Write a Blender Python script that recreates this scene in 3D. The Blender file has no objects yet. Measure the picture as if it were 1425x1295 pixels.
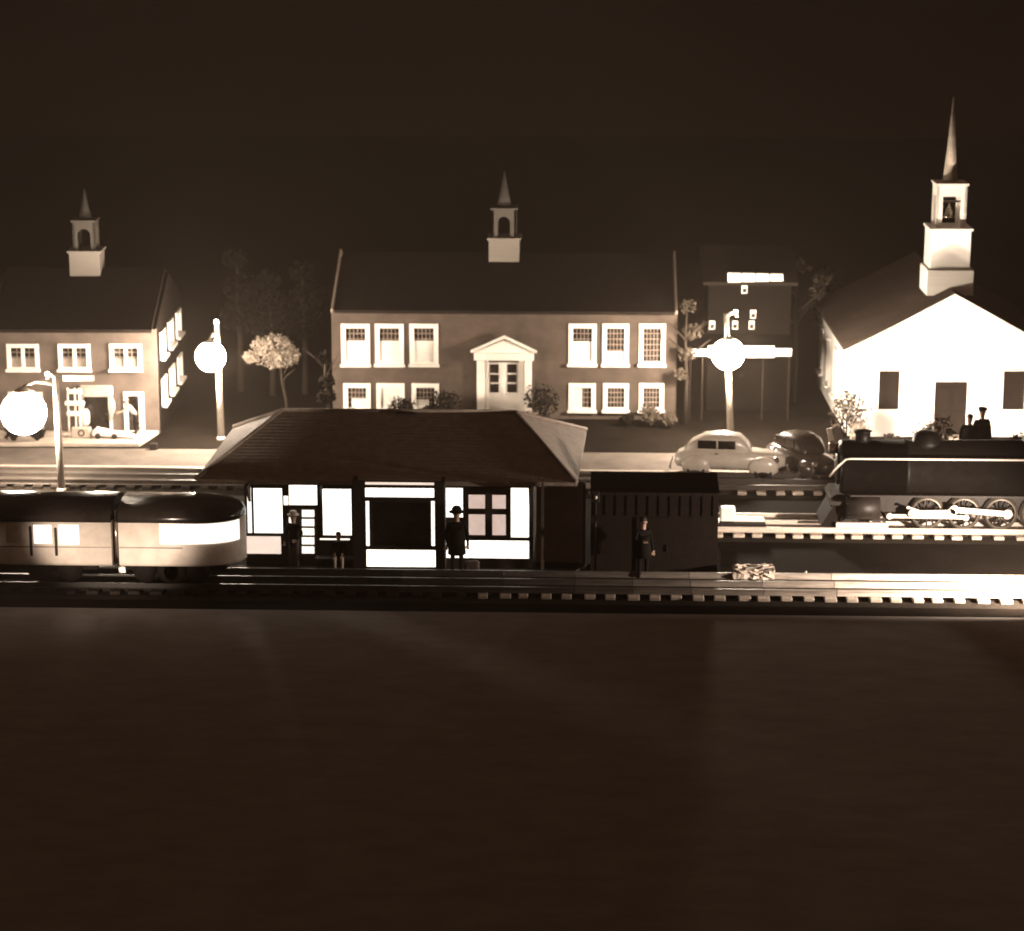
import bpy, bmesh, math, random
from mathutils import Vector, Matrix
random.seed(7)
sc = bpy.context.scene
COL = sc.collection
R = math.radians
# ------------------------------------------------------------------ camera
PITCH, YAW, FPX, H = R(14), R(2), 3400.0, 23.9
Fw = Vector((-math.sin(YAW)*math.cos(PITCH), math.cos(YAW)*math.cos(PITCH), -math.sin(PITCH)))
Rt = Vector((math.cos(YAW), math.sin(YAW), 0))
Up = Rt.cross(Fw)
CAM = Vector((0, 0, H))
cd = bpy.data.cameras.new('camera'); cam = bpy.data.objects.new('camera', cd); COL.objects.link(cam)
cd.sensor_width = 36; cd.lens = FPX/1425*36; cd.clip_end = 2000; cd.clip_start = .5
cam.matrix_world = Matrix.Translation(CAM) @ Matrix((Rt, Up, -Fw)).transposed().to_4x4()
sc.camera = cam
cd.dof.use_dof = True; cd.dof.focus_distance = 62; cd.dof.aperture_fstop = .72

def ray(px, py): return Fw + Rt*((px-712.5)/FPX) + Up*(-(py-647.5)/FPX)
def G(px, py, z=0.0):
    d = ray(px, py); return CAM + d*((z-H)/d.z)
def V(px, py, y):
    d = ray(px, py); return CAM + d*(y/d.y)

class Frame:
    """a site: its origin on the ground, turned about z; loc() reads measured corners in its own metres"""
    def __init__(s, o, rot=0.0): s.o, s.rot = Vector((o.x, o.y, o.z)), rot
    def loc(s, px, py, d=0.0):
        n = Vector((-math.sin(s.rot), math.cos(s.rot), 0)); r = ray(px, py)
        p = CAM + r*(((s.o + n*d - CAM).dot(n))/r.dot(n)) - s.o
        return (p.x*math.cos(s.rot)+p.y*math.sin(s.rot), p.z)
    def rect(s, x0, y0, x1, y1, d=0.0):
        cx, cy = (x0+x1)/2, (y0+y1)/2
        return (s.loc(x0, cy, d)[0], s.loc(x1, cy, d)[0], s.loc(cx, y1, d)[1], s.loc(cx, y0, d)[1])

# ------------------------------------------------------------------ materials
MATS = {}
def mat(name, col, rough=.7, var=.25, scale=3.0, bump=.0, metal=0.0, bscale=None, stretch=(1,1,1), spec=.5, clear=0):
    if name in MATS: return MATS[name]
    m = bpy.data.materials.new(name); m.use_nodes = True; nt = m.node_tree; n = nt.nodes; l = nt.links
    b = n['Principled BSDF']; b.inputs['Roughness'].default_value = rough; b.inputs['Metallic'].default_value = metal
    b.inputs['Specular IOR Level'].default_value = spec
    b.inputs['Coat Weight'].default_value = clear
    tc = n.new('ShaderNodeTexCoord'); mp = n.new('ShaderNodeMapping'); mp.inputs['Scale'].default_value = stretch
    l.new(tc.outputs['Object'], mp.inputs['Vector'])
    no = n.new('ShaderNodeTexNoise'); no.inputs['Scale'].default_value = scale; no.inputs['Detail'].default_value = 6
    no.inputs['Roughness'].default_value = .65
    l.new(mp.outputs['Vector'], no.inputs['Vector'])
    cr = n.new('ShaderNodeValToRGB'); cr.color_ramp.elements[0].position = .3; cr.color_ramp.elements[1].position = .72
    cr.color_ramp.elements[0].color = [c*(1-var) for c in col]+[1]
    cr.color_ramp.elements[1].color = [min(1, c*(1+var)) for c in col]+[1]
    l.new(no.outputs['Fac'], cr.inputs['Fac']); l.new(cr.outputs['Color'], b.inputs['Base Color'])
    rr = n.new('ShaderNodeMapRange'); rr.inputs['To Min'].default_value = max(.03, rough-.12); rr.inputs['To Max'].default_value = min(1, rough+.12)
    l.new(no.outputs['Fac'], rr.inputs['Value']); l.new(rr.outputs['Result'], b.inputs['Roughness'])
    if bump:
        n2 = n.new('ShaderNodeTexNoise'); n2.inputs['Scale'].default_value = bscale or scale*6; n2.inputs['Detail'].default_value = 4
        l.new(mp.outputs['Vector'], n2.inputs['Vector'])
        bp = n.new('ShaderNodeBump'); bp.inputs['Strength'].default_value = bump; bp.inputs['Distance'].default_value = .05
        l.new(n2.outputs['Fac'], bp.inputs['Height']); l.new(bp.outputs['Normal'], b.inputs['Normal'])
    MATS[name] = m; return m
def brickmat(name, c1, c2, mortar, s=1.0, bw=.5, rh=.17, rough=.85):
    m = mat(name, c1, rough, .25, 1.2, .2); nt = m.node_tree; n = nt.nodes; l = nt.links
    b = n['Principled BSDF']; tc = n['Texture Coordinate']
    sx = n.new('ShaderNodeSeparateXYZ'); l.new(tc.outputs['Object'], sx.inputs[0])
    ad = n.new('ShaderNodeMath'); ad.operation = 'ADD'; l.new(sx.outputs['X'], ad.inputs[0]); l.new(sx.outputs['Y'], ad.inputs[1])
    cb = n.new('ShaderNodeCombineXYZ'); l.new(ad.outputs[0], cb.inputs['X']); l.new(sx.outputs['Z'], cb.inputs['Y'])
    br = n.new('ShaderNodeTexBrick'); br.inputs['Scale'].default_value = s; br.inputs['Brick Width'].default_value = bw
    br.inputs['Row Height'].default_value = rh; br.inputs['Mortar Size'].default_value = .014
    br.inputs['Color1'].default_value = list(c1)+[1]; br.inputs['Color2'].default_value = list(c2)+[1]; br.inputs['Mortar'].default_value = list(mortar)+[1]
    l.new(cb.outputs[0], br.inputs['Vector'])
    mx = n.new('ShaderNodeMix'); mx.data_type = 'RGBA'; mx.blend_type = 'MULTIPLY'; mx.inputs[0].default_value = .8
    nn = n.new('ShaderNodeTexNoise'); nn.inputs['Scale'].default_value = 1.1; nn.inputs['Detail'].default_value = 7
    l.new(tc.outputs['Object'], nn.inputs['Vector'])
    c = n.new('ShaderNodeValToRGB'); c.color_ramp.elements[0].color = (.6, .6, .6, 1); c.color_ramp.elements[1].color = (1.15, 1.12, 1.08, 1)
    c.color_ramp.elements[0].position = .35; c.color_ramp.elements[1].position = .65
    l.new(nn.outputs['Fac'], c.inputs['Fac'])
    l.new(br.outputs['Color'], mx.inputs[6]); l.new(c.outputs['Color'], mx.inputs[7]); l.new(mx.outputs[2], b.inputs['Base Color'])
    return m
def emit(name, col, s, grain=0.0, scale=(1, 1, 1)):
    if name in MATS: return MATS[name]
    m = bpy.data.materials.new(name); m.use_nodes = True; nt = m.node_tree; n = nt.nodes; l = nt.links
    b = n['Principled BSDF']; b.inputs['Base Color'].default_value = (.6, .55, .5, 1); b.inputs['Roughness'].default_value = .5
    b.inputs['Emission Color'].default_value = list(col)+[1]; b.inputs['Emission Strength'].default_value = s
    if grain:
        tc = n.new('ShaderNodeTexCoord'); mp = n.new('ShaderNodeMapping'); mp.inputs['Scale'].default_value = scale
        no = n.new('ShaderNodeTexNoise'); no.inputs['Scale'].default_value = 3; no.inputs['Detail'].default_value = 5
        l.new(tc.outputs['Object'], mp.inputs[0]); l.new(mp.outputs[0], no.inputs['Vector'])
        mr = n.new('ShaderNodeMapRange'); mr.inputs['From Min'].default_value = .3; mr.inputs['From Max'].default_value = .7
        mr.inputs['To Min'].default_value = s*(1-grain); mr.inputs['To Max'].default_value = s*(1+grain)
        l.new(no.outputs['Fac'], mr.inputs['Value']); l.new(mr.outputs[0], b.inputs['Emission Strength'])
    MATS[name] = m; return m

WHITE = mat('white_paint', (.85, .81, .75), .5, .08, 2, .05)
CLAP = mat('white_clapboard', (.80, .77, .72), .55, .06, 1.5, .25, bscale=8, stretch=(.1, .1, 6))
BRICK = brickmat('brown_brick', (.072, .052, .039), (.086, .062, .048), (.09, .068, .053), bw=.26, rh=.09)
BRICK2 = brickmat('grey_brick', (.105, .08, .066), (.12, .092, .076), (.125, .098, .082), bw=.26, rh=.09)
SLATE = mat('dark_slate', (.016, .012, .010), .85, .35, 2.5, .3, stretch=(1, 1, 3), spec=.1)
SHINGLE = mat('roof_shingle', (.06, .046, .038), .85, .3, 3, .4, bscale=14, spec=.05)
GLASS = mat('dark_glass', (.018, .014, .012), .12, .2, 2)
BLIND = mat('white_blind', (.78, .74, .68), .8, .1, 3, .1, stretch=(1, 1, 8))
CURT = mat('net_curtain', (.30, .25, .21), .9, .4, 9, .2, stretch=(3, 3, 1))
DARKW = mat('dark_timber', (.035, .026, .02), .8, .35, 3, .3, spec=.15, stretch=(6, 6, .6))
BROWNW = mat('brown_timber', (.06, .042, .03), .75, .3, 3, .3, stretch=(5, 5, .6))
GREYP = mat('grey_panel', (.30, .24, .19), .8, .25, 1.6, .15)
POLE = mat('weathered_pole', (.55, .48, .40), .7, .25, 4, .3, stretch=(4, 4, .4))
GLOBE = emit('lamp_globe', (1, .82, .64), 560)
POLEFILL = emit('pole_top_fill', (1, .82, .64), 90)
GLOBE3 = emit('big_lamp_globe', (1, .82, .64), 190)
LITW = emit('lit_window', (1, .93, .80), 2.6, .12, (1, 1, .3))
LITP = emit('lit_panel', (1, .80, .66), 1.0, .16, (.25, .25, 9))
LITPINK = emit('lit_pane', (1, .74, .62), .70, .10, (2, 2, 2))
LITSOFT = emit('soft_lit_panel', (1, .90, .76), 1.7, .12, (.5, .5, 4))
LITCAR = emit('lit_car_window', (1, .9, .78), 1.5, .1)
BLACK = mat('black_paint', (.005, .004, .0035), .5, .3, 3, .05, spec=.14)
TRUCKM = mat('sooty_iron', (.008, .006, .005), .8, .3, 5, .1, spec=.1)
BLACKM = mat('black_metal', (.018, .014, .012), .5, .3, 5, .1, spec=.3)
STEEL = mat('bright_steel', (.62, .56, .50), .28, .2, 6, .1, metal=1)
RAIL = mat('rail_steel', (.55, .49, .43), .5, .3, 5, .2, metal=.1, stretch=(.5, 3, 3))
TIED = mat('shaded_tie_wood', (.03, .024, .02), .9, .35, 5, .5, spec=.1)  # darker copy of the tie wood, shade painted into its colour
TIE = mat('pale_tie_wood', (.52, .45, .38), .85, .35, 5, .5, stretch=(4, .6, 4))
CREAM = mat('cream_car_paint', (.68, .60, .52), .5, .14, 2.2, .1)
CARROOF = mat('glossy_dark_roof', (.02, .016, .014), .22, .3, 2)
RUBBER = mat('rubber', (.02, .018, .016), .8)
ROD = mat('polished_rod', (.80, .72, .64), .4, .1, 4, .05, metal=.1)
CHROME = mat('chrome', (.75, .7, .65), .18, .05, 3, metal=1)
PALEPAINT = mat('pale_car_paint', (.66, .60, .53), .22, .1, 2, clear=.6)
DARKPAINT = mat('dark_car_paint', (.07, .055, .045), .25, .15, 2, clear=.6)
CONC = mat('pale_concrete', (.46, .39, .33), .85, .2, 1.5, .3)
ROAD = mat('road_surface', (.12, .10, .085), .9, .35, .9, .3, spec=.2, bscale=20)
GRASS = mat('dark_grass', (.009, .0068, .0052), .95, .4, .8, .6, spec=.03, bscale=12)
BALLAST = mat('dark_roadbed', (.022, .018, .014), .95, .5, 8, .8, spec=.1, bscale=20)
ROCKM = mat('pale_rock', (.5, .43, .37), .8, .45, 3, .9, bscale=9)
BARK = mat('bark', (.035, .027, .021), .9, .3, 5, .5, spec=.1, stretch=(4, 4, .6))
LEAF = mat('leaf_green_brown', (.06, .047, .035), .8, .4, 4, spec=.2)
LEAFD = mat('leaf_dark', (.010, .008, .006), .85, .4, 4, spec=.08)
LEAFP = mat('leaf_pale', (.24, .20, .16), .8, .3, 4)
SKIN = mat('skin', (.5, .34, .26), .6, .1, 5)
CLOTHD = mat('dark_cloth', (.007, .0055, .005), .9, .3, 8, spec=.1)
CLOTHB = mat('brown_cloth', (.07, .05, .04), .9, .3, 8)
CLOTHL = mat('pale_cloth', (.5, .43, .37), .9, .15, 8)
HAIR = mat('dark_hair', (.02, .014, .01), .7)
BACKM = mat('night_backdrop', (.045, .040, .036), 1.0, .1, .05, spec=0)

# ------------------------------------------------------------------ mesh helpers
class MB:
    def __init__(s): s.bm = bmesh.new()
    def _f(s, pts, smooth=False):
        f = s.bm.faces.new([s.bm.verts.new(p) for p in pts]); f.smooth = smooth; return f
    def box(s, x0, x1, y0, y1, z0, z1, mx=None):
        r = bmesh.ops.create_cube(s.bm, size=1)['verts']
        for v in r:
            v.co = Vector(((x0+x1)/2+v.co.x*(x1-x0), (y0+y1)/2+v.co.y*(y1-y0), (z0+z1)/2+v.co.z*(z1-z0)))
            if mx: v.co = mx @ v.co
        return s
    def prism(s, poly, y0, y1, axis='y'):
        """poly of (a, z) pairs; extruded along y (a is x) or along x (a is y)"""
        def P(a, z, t): return (a, t, z) if axis == 'y' else (t, a, z)
        A = [s.bm.verts.new(P(a, z, y0)) for a, z in poly]; B = [s.bm.verts.new(P(a, z, y1)) for a, z in poly]
        s.bm.faces.new(A); s.bm.faces.new(B[::-1]); n = len(poly)
        for i in range(n): s.bm.faces.new((A[i], B[i], B[(i+1) % n], A[(i+1) % n]))
        return s
    def tube(s, pts, rad, seg=8, cap=True):
        pts = [Vector(p) for p in pts]; rads = rad if isinstance(rad, (list, tuple)) else [rad]*len(pts)
        rings = []
        for i, p in enumerate(pts):
            t = (pts[min(i+1, len(pts)-1)]-pts[max(i-1, 0)]).normalized()
            a = t.cross(Vector((0, 0, 1)));  a = t.cross(Vector((0, 1, 0))) if a.length < .05 else a
            a.normalize(); b = t.cross(a)
            rings.append([s.bm.verts.new(p+(a*math.cos(k*2*math.pi/seg)+b*math.sin(k*2*math.pi/seg))*rads[i]) for k in range(seg)])
        for i in range(len(rings)-1):
            for k in range(seg):
                f = s.bm.faces.new((rings[i][k], rings[i][(k+1) % seg], rings[i+1][(k+1) % seg], rings[i+1][k])); f.smooth = True
        if cap: s.bm.faces.new(rings[0]); s.bm.faces.new(rings[-1][::-1])
        return s
    def lathe(s, prof, c=(0, 0, 0), seg=24, axis='z', cap=True):
        rings = []
        for r, h in prof:
            ring = []
            for k in range(seg):
                a = 2*math.pi*k/seg; u, w = r*math.cos(a), r*math.sin(a)
                p = {'z': (u, w, h), 'y': (u, h, w), 'x': (h, u, w)}[axis]
                ring.append(s.bm.verts.new((p[0]+c[0], p[1]+c[1], p[2]+c[2])))
            rings.append(ring)
        for i in range(len(rings)-1):
            for k in range(seg):
                f = s.bm.faces.new((rings[i][k], rings[i][(k+1) % seg], rings[i+1][(k+1) % seg], rings[i+1][k])); f.smooth = True
        if cap: s.bm.faces.new(rings[0]); s.bm.faces.new(rings[-1][::-1])
        return s
    def ball(s, c, r, sub=3, sq=(1, 1, 1)):
        vs = bmesh.ops.create_icosphere(s.bm, subdivisions=sub, radius=r)['verts']
        for v in vs: v.co = Vector((v.co.x*sq[0]+c[0], v.co.y*sq[1]+c[1], v.co.z*sq[2]+c[2]))
        for f in {f for v in vs for f in v.link_faces}: f.smooth = True
        return s
    def loft(s, secs, smooth=True):
        rings = [[s.bm.verts.new(p) for p in q] for q in secs]; n = len(rings[0])
        for i in range(len(rings)-1):
            for k in range(n):
                f = s.bm.faces.new((rings[i][k], rings[i][(k+1) % n], rings[i+1][(k+1) % n], rings[i+1][k])); f.smooth = smooth
        s.bm.faces.new(rings[0]); s.bm.faces.new(rings[-1][::-1]); return s
    def wall(s, x0, x1, z0, z1, y, th, holes):
        """a wall in the xz plane, front face at y, with real openings (x0,x1,z0,z1)"""
        xs = sorted({x0, x1, *[h[0] for h in holes], *[h[1] for h in holes]}); zs = sorted({z0, z1, *[h[2] for h in holes], *[h[3] for h in holes]})
        xs = [x for x in xs if x0 <= x <= x1]; zs = [z for z in zs if z0 <= z <= z1]
        def solid(i, j):
            if i < 0 or j < 0 or i >= len(xs)-1 or j >= len(zs)-1: return False
            cx, cz = (xs[i]+xs[i+1])/2, (zs[j]+zs[j+1])/2
            return not any(h[0] < cx < h[1] and h[2] < cz < h[3] for h in holes)
        for i in range(len(xs)-1):
            for j in range(len(zs)-1):
                if not solid(i, j): continue
                a, b, c, d = xs[i], xs[i+1], zs[j], zs[j+1]
                s._f([(a, y, c), (b, y, c), (b, y, d), (a, y, d)]); s._f([(a, y+th, c), (a, y+th, d), (b, y+th, d), (b, y+th, c)])
                if not solid(i-1, j): s._f([(a, y, c), (a, y, d), (a, y+th, d), (a, y+th, c)])
                if not solid(i+1, j): s._f([(b, y, c), (b, y+th, c), (b, y+th, d), (b, y, d)])
                if not solid(i, j-1): s._f([(a, y, c), (a, y+th, c), (b, y+th, c), (b, y, c)])
                if not solid(i, j+1): s._f([(a, y, d), (b, y, d), (b, y+th, d), (a, y+th, d)])
        bmesh.ops.remove_doubles(s.bm, verts=s.bm.verts, dist=1e-5); return s
    def build(s, name, m, parent=None, label=None, bevel=0, xf=None):
        me = bpy.data.meshes.new(name)
        bmesh.ops.recalc_face_normals(s.bm, faces=s.bm.faces)
        if xf: bmesh.ops.transform(s.bm, matrix=xf, verts=s.bm.verts)
        s.bm.to_mesh(me); s.bm.free()
        ms = m if isinstance(m, (list, tuple)) else [m]
        for q in ms: me.materials.append(q)
        o = bpy.data.objects.new(name, me); COL.objects.link(o)
        if parent: o.parent = parent
        if label: o['label'] = label
        if bevel:
            b = o.modifiers.new('b', 'BEVEL'); b.width = bevel; b.segments = 2; b.limit_method = 'ANGLE'
        return o
def tag(o, label, cat, group=None):
    o['label'] = label; o['category'] = cat
    if group: o['group'] = group
    return o
def thing(name, label, cat, loc=(0, 0, 0), rot=0, group=None):
    o = bpy.data.objects.new(name, None); COL.objects.link(o); o.location = loc; o.rotation_euler = (0, 0, rot)
    o.empty_display_size = .3
    return tag(o, label, cat, group)
def structure(o, kind='structure'): o['kind'] = kind; return o
def copy_tree(o, parent=None):
    c = o.copy(); COL.objects.link(c)
    if parent: c.parent = parent
    for ch in [x for x in bpy.data.objects if x.parent == o]: copy_tree(ch, c)
    return c

def window(parent, x0, x1, z0, z1, y, fw, nx, nz, blind=0, curtain=0, split=1, trans=None, glass=None, sillo=.14, frame_m=None, blind_part=None):
    """frame > pane, muntins, sill, blind; window plane faces -y at y"""
    X = trans or Matrix.Identity(4); fm = frame_m or WHITE
    m = MB()
    m.box(x0, x0+fw, y-.07, y+.12, z0, z1); m.box(x1-fw, x1, y-.07, y+.12, z0, z1)
    m.box(x0+fw, x1-fw, y-.07, y+.12, z1-fw, z1); m.box(x0+fw, x1-fw, y-.07, y+.12, z0, z0+fw)
    ix0, ix1, iz0, iz1 = x0+fw, x1-fw, z0+fw, z1-fw
    for k in range(1, split):
        cx = ix0+(ix1-ix0)*k/split; m.box(cx-fw*.4, cx+fw*.4, y-.05, y+.1, iz0, iz1)
    o = m.build('window', fm, parent, xf=X, bevel=.012)
    MB().box(ix0, ix1, y+.07, y+.085, iz0, iz1).build('pane', glass or GLASS, o, xf=X)
    if nx:
        m = MB(); t = .028
        for i in range(1, nx): cx = ix0+(ix1-ix0)*i/nx; m.box(cx-t/2, cx+t/2, y+.04, y+.065, iz0, iz1)
        for j in range(1, nz): cz = iz0+(iz1-iz0)*j/nz; m.box(ix0, ix1, y+.036, y+.061, cz-t/2, cz+t/2)
        m.build('muntins', mat('muntin_paint', (.34, .27, .22), .6), o, xf=X)
    if sillo: MB().box(x0-.05, x1+.05, y-.07-sillo, y-.073, z0-.02, z0+.1).build('sill', fm, o, xf=X, bevel=.012)
    if blind:
        a, b = blind_part or (0, 1)
        MB().box(ix0+(ix1-ix0)*a, ix0+(ix1-ix0)*b, y+.02, y+.032, iz0, iz0+(iz1-iz0)*blind).build('blind', BLIND, o, xf=X)
    if curtain:
        MB().box(ix0, ix1, y+.018, y+.03, iz0, iz0+(iz1-iz0)*curtain).build('curtain', CURT, o, xf=X)
    return o

def gable_roof(parent, x0, x1, y0, y1, ze, zr, m, ridge='x', over=.25, th=.14):
    mb = MB()
    if ridge == 'x':
        cy = (y0+y1)/2; a, b = y0-over, y1+over; s = (zr-ze)/(cy-y0); zo = ze-s*over
        mb.prism([(a, zo), (cy, zr), (b, zo), (b, zo+th), (cy, zr+th*1.1), (a, zo+th)], x0-.06, x1+.06, 'x')
    else:
        cx = (x0+x1)/2; a, b = x0-over, x1+over; s = (zr-ze)/(cx-x0); zo = ze-s*over
        mb.prism([(a, zo), (cx, zr), (b, zo), (b, zo+th), (cx, zr+th*1.1), (a, zo+th)], y0-.1, y1+.1, 'y')
    return mb.build('roof', m, parent)

# ------------------------------------------------------------------ the setting
g = MB(); nx, ny = 60, 40
def gz(x, y): return 0
g._f([(-120, 30, 0), (120, 30, 0), (120, 215, 0), (-120, 215, 0)])
structure(g.build('ground', GRASS))
fl = MB(); fl._f([(-60, 25, .004), (60, 25, .004), (60, G(700, 852).y, .004), (-60, G(700, 852).y, .004)])
structure(fl.build('floor', mat('brown_floor', (.27, .25, .235), .95, .16, 1.2, .3, spec=0, bscale=30, stretch=(.5, 1, 1))))
yr0, yr1 = G(700, 656).y, G(700, 629).y
structure(MB().box(-50, 50, yr0, yr1, -.2, .02).build('street', ROAD))
structure(MB().box(-50, 50, yr0-.22, yr0-.003, -.2, .12).build('kerb', CONC, bevel=.02))
bk = MB(); bk._f([(-260, 260, -60), (260, 260, -60), (260, 260, 120), (-260, 260, 120)])
structure(bk.build('backdrop_wall', BACKM))  # dark backdrop wall behind the town, standing in for sky

# ------------------------------------------------------------------ trees, shrubs
def leaf_cloud(mb, c, r, n, size, sq=(1, 1, .8), seed=0, shell=.45):
    rd = random.Random(seed)
    for _ in range(n):
        while True:
            d = Vector((rd.uniform(-1, 1), rd.uniform(-1, 1), rd.uniform(-1, 1)))
            if .05 < d.length < 1: break
        d = d.normalized()*(shell+(1-shell)*rd.random()**.5)*r*rd.uniform(.8, 1.08)
        p = Vector((c[0]+d.x*sq[0], c[1]+d.y*sq[1], c[2]+d.z*sq[2]))
        a = Vector((rd.uniform(-1, 1), rd.uniform(-1, 1), rd.uniform(-1, 1))).normalized(); b = a.orthogonal().normalized()
        s1 = size*rd.uniform(.5, 1.3); mb._f([p-a*s1, p+b*s1*.5, p+a*s1, p-b*s1*.5])
def tree(name, label, base, h, crown, trunk_r, m_leaf, cat='tree', lean=(0, 0), group=None, limbs=4, seed=1, leaf=.12, n=500):
    rd = random.Random(seed)
    t = thing(name, label, cat, base, 0, group)
    top = Vector((lean[0], lean[1], h)); mb = MB()
    pts = [Vector((0, 0, -.05)), Vector((lean[0]*.1+.05, lean[1]*.2, h*.35)), Vector((lean[0]*.55-.04, lean[1]*.6, h*.7)), top]
    mb.tube(pts, [trunk_r*1.3, trunk_r, trunk_r*.8, trunk_r*.35], 8)
    for k in range(limbs):
        a = rd.uniform(0, 6.28); s = pts[2].lerp(top, rd.random()) if k % 2 else pts[1].lerp(pts[2], rd.uniform(.5, 1))
        L = h*rd.uniform(.16, .3); e = s+Vector((math.cos(a)*L, math.sin(a)*L, L*.9))
        mb.tube([s, s.lerp(e, .5)+Vector((0, 0, .05)), e], [trunk_r*.5, trunk_r*.35, trunk_r*.12], 6)
        e2 = s.lerp(e, .5); mb.tube([e2, e2+Vector((math.cos(a+1)*L*.5, math.sin(a+1)*L*.5, L*.35))], [trunk_r*.3, trunk_r*.1], 5)
    mb.build('trunk', BARK, t)
    if crown:
        cb = MB()
        for i, (cx, cy, cz, r, nn) in enumerate(crown): leaf_cloud(cb, (cx, cy, cz), r, int(n*nn), leaf, seed=seed*31+i)
        cb.build('crown', m_leaf, t)
    return t
def shrub(name, label, base, r, m, n=260, leaf=.11, sq=(1, 1, .9), seed=1, group=None, cat='shrub'):
    t = thing(name, label, cat, base, 0, group); mb = MB(); rd = random.Random(seed)
    for k in range(5): a = k*1.26+.3; mb.tube([(0, 0, -.05), (math.cos(a)*r*.35, math.sin(a)*r*.35, r*.8), (math.cos(a)*r*.7, math.sin(a)*r*.7, r*1.3)], [.05, .035, .012], 5)
    mb.build('stem', BARK, t)
    cb = MB()
    for k in range(5):
        a = rd.uniform(0, 6.28); q = r*.45*rd.random()
        leaf_cloud(cb, (math.cos(a)*q, math.sin(a)*q, r*sq[2]*rd.uniform(.75, 1.25)), r*rd.uniform(.5, .75), n//5, leaf, sq, seed*17+k)
    cb.build('foliage', m, t); return t

def vpos(px, py0, y): return V(px, py0, y)

# ------------------------------------------------------------------ school (centre)
F = Frame(G(702, 582), R(0)); s = thing('school_building', 'long two-storey brown brick school with a columned white entrance and a cupola at mid-roof', 'building', F.o)
L, Rr = F.loc(462, 500)[0], F.loc(942, 500)[0]; ze = F.loc(702, 432)[1]; D = 7.8
wins = []
for i, (a, b) in enumerate([(475, 515), (522, 562), (570, 610), (791, 830), (838, 875), (889, 926)]): wins.append((F.rect(a, 450, b, 509), 0, i))
for i, (a, b) in enumerate([(478, 516), (524, 563), (573, 611), (791, 829), (839, 875), (889, 924)]): wins.append((F.rect(a, 533, b, 573), 1, i))
door = F.rect(672, 504, 731, 572)
m = MB(); m.wall(L, Rr, 0, ze, 0, .2, [w[0] for w in wins]+[door]); m.box(L, L+.2, .2, D, 0, ze); m.box(Rr-.2, Rr, .2, D, 0, ze); m.box(L+.2, Rr-.2, D-.2, D, 0, ze)
zr = F.loc(702, 356, D/2)[1]
m.prism([(0, ze), (D, ze), (D/2, zr-.05)], L, L+.2, 'x'); m.prism([(0, ze), (D, ze), (D/2, zr-.05)], Rr-.2, Rr, 'x')
m.build('wall', BRICK, s)
gable_roof(s, L+.21, Rr-.21, 0, D, ze, zr, SLATE)
for xx in (L-.03, Rr-.13):
    m = MB(); sl = (zr-ze)/(D/2)
    m.prism([(-.3, ze-.05), (D/2, zr+.12), (D+.3, ze-.05), (D+.3, ze+.08), (D/2, zr+.28), (-.3, ze+.08)], xx+.04, xx+.12, 'x'); m.build('gable_coping', GREYP, s)
MB().box(L, Rr, -.12, -.003, ze-.16, ze-.02).build('cornice', BRICK, s)
sb = {0: (.62, (0, 1)), 1: (.62, (0, 1)), 2: (.62, (0, 1)), 3: (.6, (0, 1)), 4: (.3, (0, 1)), 5: (0, (0, 1))}
for (r, row, i) in wins:
    if row == 0: bl, bp = sb[i]
    else: bl, bp = {0: (.45, (.2, 1)), 1: (.99, (0, 1)), 2: (.4, (0, .7)), 3: (.95, (0, .5)), 4: (0, (0, 1)), 5: (0, (0, 1))}[i]
    window(s, *r, 0, .2, 5 if r[1]-r[0] > .5 else 4, 6 if row == 0 else 4, blind=bl, blind_part=bp)
# entrance
dx0, dx1, dz0, dz1 = door
d = MB().box(dx0, dx1, .06, .16, 0, dz1).build('entrance_door', WHITE, s)
for (a, b) in ((682, 694), (706, 719)):
    q = F.rect(a, 507, b, 546); MB().box(q[0], q[1], .035, .058, q[2], q[3]).build('pane', GLASS, d)
    mm = MB()
    for k in (1, 2): zz = q[2]+(q[3]-q[2])*k/3; mm.box(q[0], q[1], .012, .034, zz-.03, zz+.03)
    mm.build('muntins', WHITE, d)
MB().ball(((dx0+dx1)/2+.06, -.0, 1.1), .035, 2).build('handle', STEEL, d)
for (a, b) in ((664, 675), (676, 680), (722, 729), (730, 740)):
    q = F.rect(a, 500, b, 572); MB().box(q[0], q[1], -.28 if a in (664, 730) else -.14, -.003, 0, q[3]).build('pilaster', WHITE, s, bevel=.015)
q = F.rect(660, 489, 743, 499); MB().box(q[0], q[1], -.42, -.003, q[2], q[3]).build('entablature', WHITE, s, bevel=.015)
pa = F.loc(702, 472, -.2)
m = MB(); m.prism([(q[0]-.08, q[3]+.004), (q[1]+.08, q[3]+.004), (pa[0], pa[1])], -.3, -.003); m.prism([(q[0]-.14, q[3]+.02), (pa[0], pa[1]+.1), (q[1]+.14, q[3]+.02), (q[1]+.14, q[3]+.12), (pa[0], pa[1]+.21), (q[0]-.14, q[3]+.12)], -.46, -.303)
m.build('pediment', WHITE, s)
MB().box(q[0]-.1, q[1]+.1, -1.1, -.29, 0, .16).build('doorstep', CONC, s, bevel=.02)

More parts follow.
